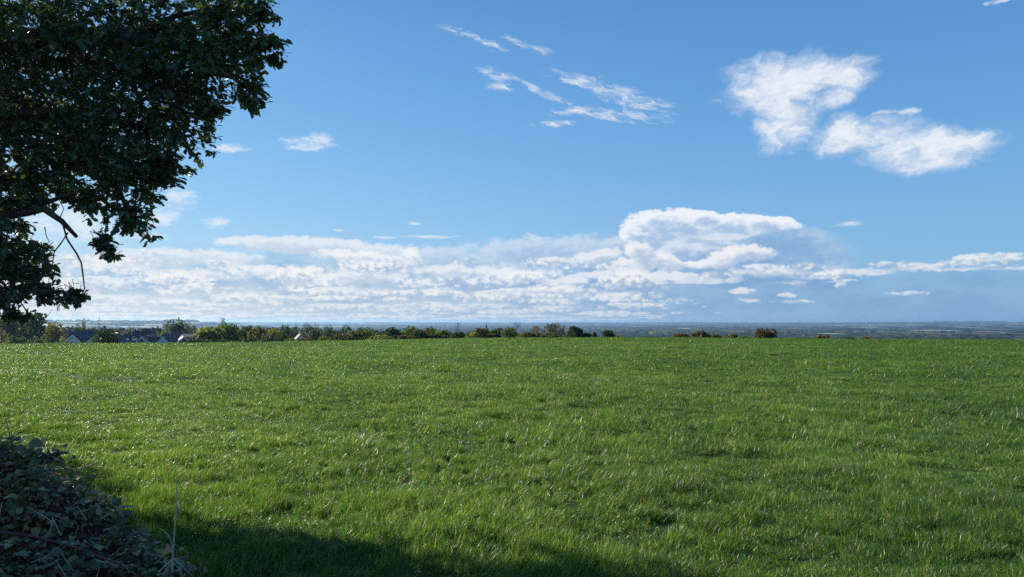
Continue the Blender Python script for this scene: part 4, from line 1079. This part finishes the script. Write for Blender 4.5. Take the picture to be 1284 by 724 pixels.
# big single leaves on the arching cane, against the lit grass
def cane_leaves():
    r = np.random.default_rng(3); pts = [(12, 548), (2, 555), (44, 566), (30, 570), (54, 572), (70, 568), (36, 556), (20, 562), (60, 560), (18, 552), (4, 570)]
    P = np.array([at(px, py, 3.08) for px, py in pts]); n = len(P)
    V, Fq = ovate_leaf(); d = rand_unit(n, r); d[:, 2] = -abs(d[:, 2]) * .4; nrm = np.array([0, -1.0, .6]) + rand_unit(n, r) * .5
    me = scatter_mesh('tip_leaves', V, Fq, P - np.array(bpos), rot_from(d, nrm), np.repeat((.065 * r.uniform(.6, 1.2, n))[:, None], 3, 1), M['bramleaf'], False, r.uniform(0, .3, n))
    link_obj('tip_leaves', me, bpy.data.objects['bramble_bush'])
cane_leaves()

# hedge that runs on from the bramble outside the picture and shades the grass
hb = []
rh = random.Random(9)
for k in range(11):
    t = k / 10; y = 3.0 + 7.3 * t; x = -.7 * y - 1.75 + rh.uniform(-.15, .15)
    hb.append(((x, y, .85 + .55 * t * t), (.95, .75, .95 + .6 * t * t + rh.uniform(-.1, .15))))
build_bramble('field_hedge', hb, 'leafy hedge running on from the bramble bush towards the oak trunk at the left', 40, 150, .11, [], (-5.5, 5.2, gz(-5.5, 5.2)))

# pale dead stalk standing at the edge of the bramble
def stalk():
    base_ = at(217, 735, 2.75); o = empty('dry_stalk', base_); tag(o, 'thin pale dead stalk standing upright at the right edge of the bramble bush', 'stalk')
    a = MB(); P = [at(216, 760, 2.75), at(216, 735, 2.75), at(216, 710, 2.75), at(217, 690, 2.76), at(219, 665, 2.76), at(221, 640, 2.77), at(222, 622, 2.78), at(221, 600, 2.78)]
    a.tube([p - base_ for p in P], [.0042, .004, .0036, .003, .0032, .0026, .0018, .0008], 7); a.build('stem', M['drystem'], o, True)
    for pts in ([(217, 690), (212, 672), (203, 664)], [(218, 700), (230, 712), (243, 724)], [(220, 650), (226, 640), (228, 630)], [(216, 712), (208, 706), (200, 704)]):
        b = MB(); b.tube([at(x, y, 2.75) - base_ for x, y in pts], [.002, .0016, .0007], 5); b.build('side_shoot', M['drystem'], o, True)
    for i, (x, y) in enumerate([(214, 690)]):
        V, Fq = ovate_leaf(); r = np.random.default_rng(60 + i)
        me = scatter_mesh('dead_leaf', V, Fq, np.array([at(x, y, 2.75) - base_]), rot_from(rand_unit(1, r), rand_unit(1, r)), np.array([[.022, .045, .04]]), M['deadleaf'], False, np.array([.8])); link_obj('dead_leaf', me, o)
stalk()

# ================================================================== grass
def build_grass():
    r = np.random.default_rng(55); NV = 16
    V = []; L = []; S = []; gid = []; tone = []; base = 0
    for g in range(NV):
        nb_ = 115; ang = r.uniform(0, 2 * math.pi, nb_); rad = .085 * np.sqrt(r.random(nb_))
        for k in range(nb_):
            x0, y0 = rad[k] * math.cos(ang[k]), rad[k] * math.sin(ang[k]); h = r.uniform(.035, .098) * (1.25 if r.random() < .07 else 1); w = r.uniform(.0009, .0021)
            fa = r.uniform(0, 2 * math.pi); wx, wy = math.cos(fa) * w, math.sin(fa) * w
            la = r.uniform(0, 2 * math.pi); ln = h * r.uniform(.15, .85); lx, ly = math.cos(la) * ln, math.sin(la) * ln
            for t, ww in ((0, 1), (.4, .95), (.75, .6)):
                bx, by, bz = x0 + lx * t * t, y0 + ly * t * t, h * (t - .22 * t * t * ln / h) - .01
                V += [(bx - wx * ww, by - wy * ww, bz), (bx + wx * ww, by + wy * ww, bz)]
            V.append((x0 + lx, y0 + ly, h * (1 - .22 * ln / h) - .01))
            b = base; L += [b, b + 1, b + 3, b + 2, b + 2, b + 3, b + 5, b + 4, b + 4, b + 5, b + 6]; S += [4, 4, 3]; base += 7
            gid += [g] * 7; tone += [1.7 if r.random() < .03 else r.random()] * 7
    nblade = base
    # points, thinning with distance while the tufts widen
    pts = []; zones = [(1.2, 9, 150, 1.0), (9, 22, 62, 1.45), (22, 55, 15, 2.6), (55, 175, 3.4, 4.6)]
    PP = []; SC = []
    for r0, r1, dn, s in zones:
        half = R(42); area = half * (r1 * r1 - r0 * r0); n = int(area * dn)
        rad = np.sqrt(r.uniform(r0 * r0, r1 * r1, n)); a = r.uniform(-half, half, n)
        if r0 < 2: pass
        PP.append(np.stack([rad * np.sin(a), rad * np.cos(a)], -1)); SC.append(np.full(n, s))
    P = np.vstack(PP); sc_ = np.concatenate(SC); z = ground_z(P[:, 0], P[:, 1]); n = len(P)
    # patches of taller and shorter grass
    hn = .62 * fbm2(P[:, 0] * 5.0, P[:, 1] * 5.0, 14, 3) + .55 * fbm2(P[:, 0] * 1.5, P[:, 1] * 1.5, 16, 3); hn2 = fbm2(P[:, 0] * .22, P[:, 1] * .22, 15, 3)
    hz_ = np.clip(1 + .75 * hn + .28 * hn2, .35, 1.8)
    hol = fbm2(P[:, 0] * 2.6, P[:, 1] * 3.4, 29, 3); hz_ = hz_ * (1 - .45 * smooth01((-hol - .28) / .2)) * (1 + .25 * smooth01((hol - .3) / .3)); hz_ = np.maximum(hz_, .42)
    sz = np.stack([sc_ * r.uniform(.85, 1.2, n), sc_ * r.uniform(.85, 1.2, n), hz_ * (1 + (sc_ - 1) * .12) * r.uniform(.85, 1.2, n)], -1)
    lean = np.stack([-.05 + .20 * fbm2(P[:, 0] * .7, P[:, 1] * .9, 17, 3), .24 + .30 * fbm2(P[:, 0] * .5, P[:, 1] * .8, 18, 3), np.zeros(n)], -1)
    yaw = r.uniform(0, 2 * math.pi, n)
    from mathutils import Euler
    # rotation = lean after yaw, as euler angles
    cy, sy = np.cos(yaw), np.sin(yaw); cx_, sx_ = np.cos(lean[:, 0]), np.sin(lean[:, 0]); cb, sb = np.cos(lean[:, 1]), np.sin(lean[:, 1])
    zero = np.zeros(n); one = np.ones(n)
    Rz = np.stack([cy, -sy, zero, sy, cy, zero, zero, zero, one], -1).reshape(-1, 3, 3)
    Rx = np.stack([one, zero, zero, zero, cx_, -sx_, zero, sx_, cx_], -1).reshape(-1, 3, 3)
    Ry = np.stack([cb, zero, sb, zero, one, zero, -sb, zero, cb], -1).reshape(-1, 3, 3)
    Q = Ry @ Rx @ Rz
    ey = np.arcsin(np.clip(-Q[:, 2, 0], -1, 1)); ex = np.arctan2(Q[:, 2, 1], Q[:, 2, 2]); ez = np.arctan2(Q[:, 1, 0], Q[:, 0, 0])
    rot = np.stack([ex, ey, ez], -1)
    Vall = np.vstack([np.array(V), np.stack([P[:, 0], P[:, 1], z], -1)])
    me = bpy.data.meshes.new('grass'); me.vertices.add(len(Vall)); me.vertices.foreach_set('co', Vall.astype(np.float32).ravel())
    me.loops.add(len(L)); me.loops.foreach_set('vertex_index', np.array(L, np.int32)); me.polygons.add(len(S))
    st = np.zeros(len(S), np.int32); st[1:] = np.cumsum(S)[:-1]; me.polygons.foreach_set('loop_start', st); me.update(calc_edges=True)
    def at_(name, typ, arr, key='value'):
        a_ = me.attributes.new(name, typ, 'POINT'); a_.data.foreach_set(key, np.ascontiguousarray(arr).ravel())
    z3 = np.zeros((nblade, 3), np.float32)
    at_('tone', 'FLOAT', np.concatenate([np.array(tone), np.zeros(n)]).astype(np.float32))
    at_('gid', 'INT', np.concatenate([np.array(gid), np.zeros(n)]).astype(np.int32))
    at_('pick', 'INT', np.concatenate([np.zeros(nblade), r.integers(0, NV, n)]).astype(np.int32))
    at_('isp', 'BOOLEAN', np.concatenate([np.zeros(nblade, bool), np.ones(n, bool)]))
    at_('rot', 'FLOAT_VECTOR', np.vstack([z3, rot]).astype(np.float32), 'vector')
    at_('scl', 'FLOAT_VECTOR', np.vstack([z3, sz]).astype(np.float32), 'vector')
    # blade material
    m, nt, out = new_mat('grass_blade')
    gp = geo_pos(nt)
    n1 = noise(nt, gp, .28, 3); n2 = noise(nt, gp, 1.6, 3)
    f = (attr(nt, 'tone') * .60 + n1 * .60 + n2 * .55 - .37).clamp()
    c = ramp_c(nt, f, [(0, (.010, .036, .010)), (.32, (.030, .084, .019)), (.60, (.084, .168, .033)), (.90, (.180, .278, .072)), (1, (.38, .37, .20))])
    p = nt.nodes.new('ShaderNodeBsdfPrincipled'); nt.links.new(c, p.inputs['Base Color']); p.inputs['Roughness'].default_value = .36; p.inputs['Specular IOR Level'].default_value = .65
    tr = nt.nodes.new('ShaderNodeBsdfTranslucent'); mu = nt.nodes.new('ShaderNodeMix'); mu.data_type = 'RGBA'; mu.blend_type = 'MULTIPLY'; mu.inputs[0].default_value = 1
    nt.links.new(c, mu.inputs[6]); mu.inputs[7].default_value = (2.1, 2.0, .8, 1); nt.links.new(mu.outputs[2], tr.inputs[0])
    ms = nt.nodes.new('ShaderNodeMixShader'); ms.inputs[0].default_value = .48
    nt.links.new(p.outputs[0], ms.inputs[1]); nt.links.new(tr.outputs[0], ms.inputs[2]); nt.links.new(ms.outputs[0], out.inputs[0])
    me.materials.append(m)
    o = link_obj('grass', me); tag(o, 'lush green grass covering the whole field up to the crest', 'grass', kind='stuff')
    g = bpy.data.node_groups.new('grass_tufts', 'GeometryNodeTree')
    g.interface.new_socket('Geometry', in_out='INPUT', socket_type='NodeSocketGeometry'); g.interface.new_socket('Geometry', in_out='OUTPUT', socket_type='NodeSocketGeometry')
    gi = g.nodes.new('NodeGroupInput'); go = g.nodes.new('NodeGroupOutput')
    def na(name, typ):
        k = g.nodes.new('GeometryNodeInputNamedAttribute'); k.data_type = typ; k.inputs['Name'].default_value = name; return k.outputs[0]
    sp = g.nodes.new('GeometryNodeSeparateGeometry'); sp.domain = 'POINT'; g.links.new(gi.outputs[0], sp.inputs['Geometry']); g.links.new(na('isp', 'BOOLEAN'), sp.inputs['Selection'])
    si = g.nodes.new('GeometryNodeSplitToInstances'); si.domain = 'POINT'; g.links.new(sp.outputs['Inverted'], si.inputs[0]); g.links.new(na('gid', 'INT'), si.inputs['Group ID'])
    ip = g.nodes.new('GeometryNodeInstanceOnPoints'); g.links.new(sp.outputs['Selection'], ip.inputs['Points']); g.links.new(si.outputs[0], ip.inputs['Instance'])
    ip.inputs['Pick Instance'].default_value = True; g.links.new(na('pick', 'INT'), ip.inputs['Instance Index'])
    er = g.nodes.new('FunctionNodeEulerToRotation'); g.links.new(na('rot', 'FLOAT_VECTOR'), er.inputs[0]); g.links.new(er.outputs[0], ip.inputs['Rotation'])
    g.links.new(na('scl', 'FLOAT_VECTOR'), ip.inputs['Scale']); g.links.new(ip.outputs[0], go.inputs[0])
    md = o.modifiers.new('tufts', 'NODES'); md.node_group = g
    print('grass tufts', n)
build_grass()

# ================================================================== air and sun
def build_haze():
    mb = MB(); mb.box(-29000, 29000, -29000, 29000, -115, 45)
    m, nt, out = new_mat('haze_air'); pv = nt.nodes.new('ShaderNodeVolumePrincipled')
    pv.inputs['Color'].default_value = (.42, .68, 1.0, 1); pv.inputs['Density'].default_value = HAZE; pv.inputs['Anisotropy'].default_value = .45
    nt.links.new(pv.outputs[0], out.inputs['Volume'])
    tag(mb.build('haze', m), 'thin pale blue haze in the air over the far plain', 'haze', kind='stuff')
HAZE = 4.3e-5
build_haze()
sl = bpy.data.lights.new('sun', 'SUN'); so = bpy.data.objects.new('sun', sl); COL.objects.link(so)
S_DIR = Vector((math.sin(R(SUN_AZ)) * math.cos(R(SUN_EL)), math.cos(R(SUN_AZ)) * math.cos(R(SUN_EL)), math.sin(R(SUN_EL))))
so.rotation_euler = S_DIR.to_track_quat('Z', 'Y').to_euler(); so.location = (-20, 15, 20)
sl.energy = 5.0; sl.angle = R(.53); sl.color = (1.0, .90, .76)
sc.cycles.use_denoising = False
sc.cycles.max_bounces = 6; sc.cycles.transparent_max_bounces = 8; sc.cycles.volume_bounces = 0
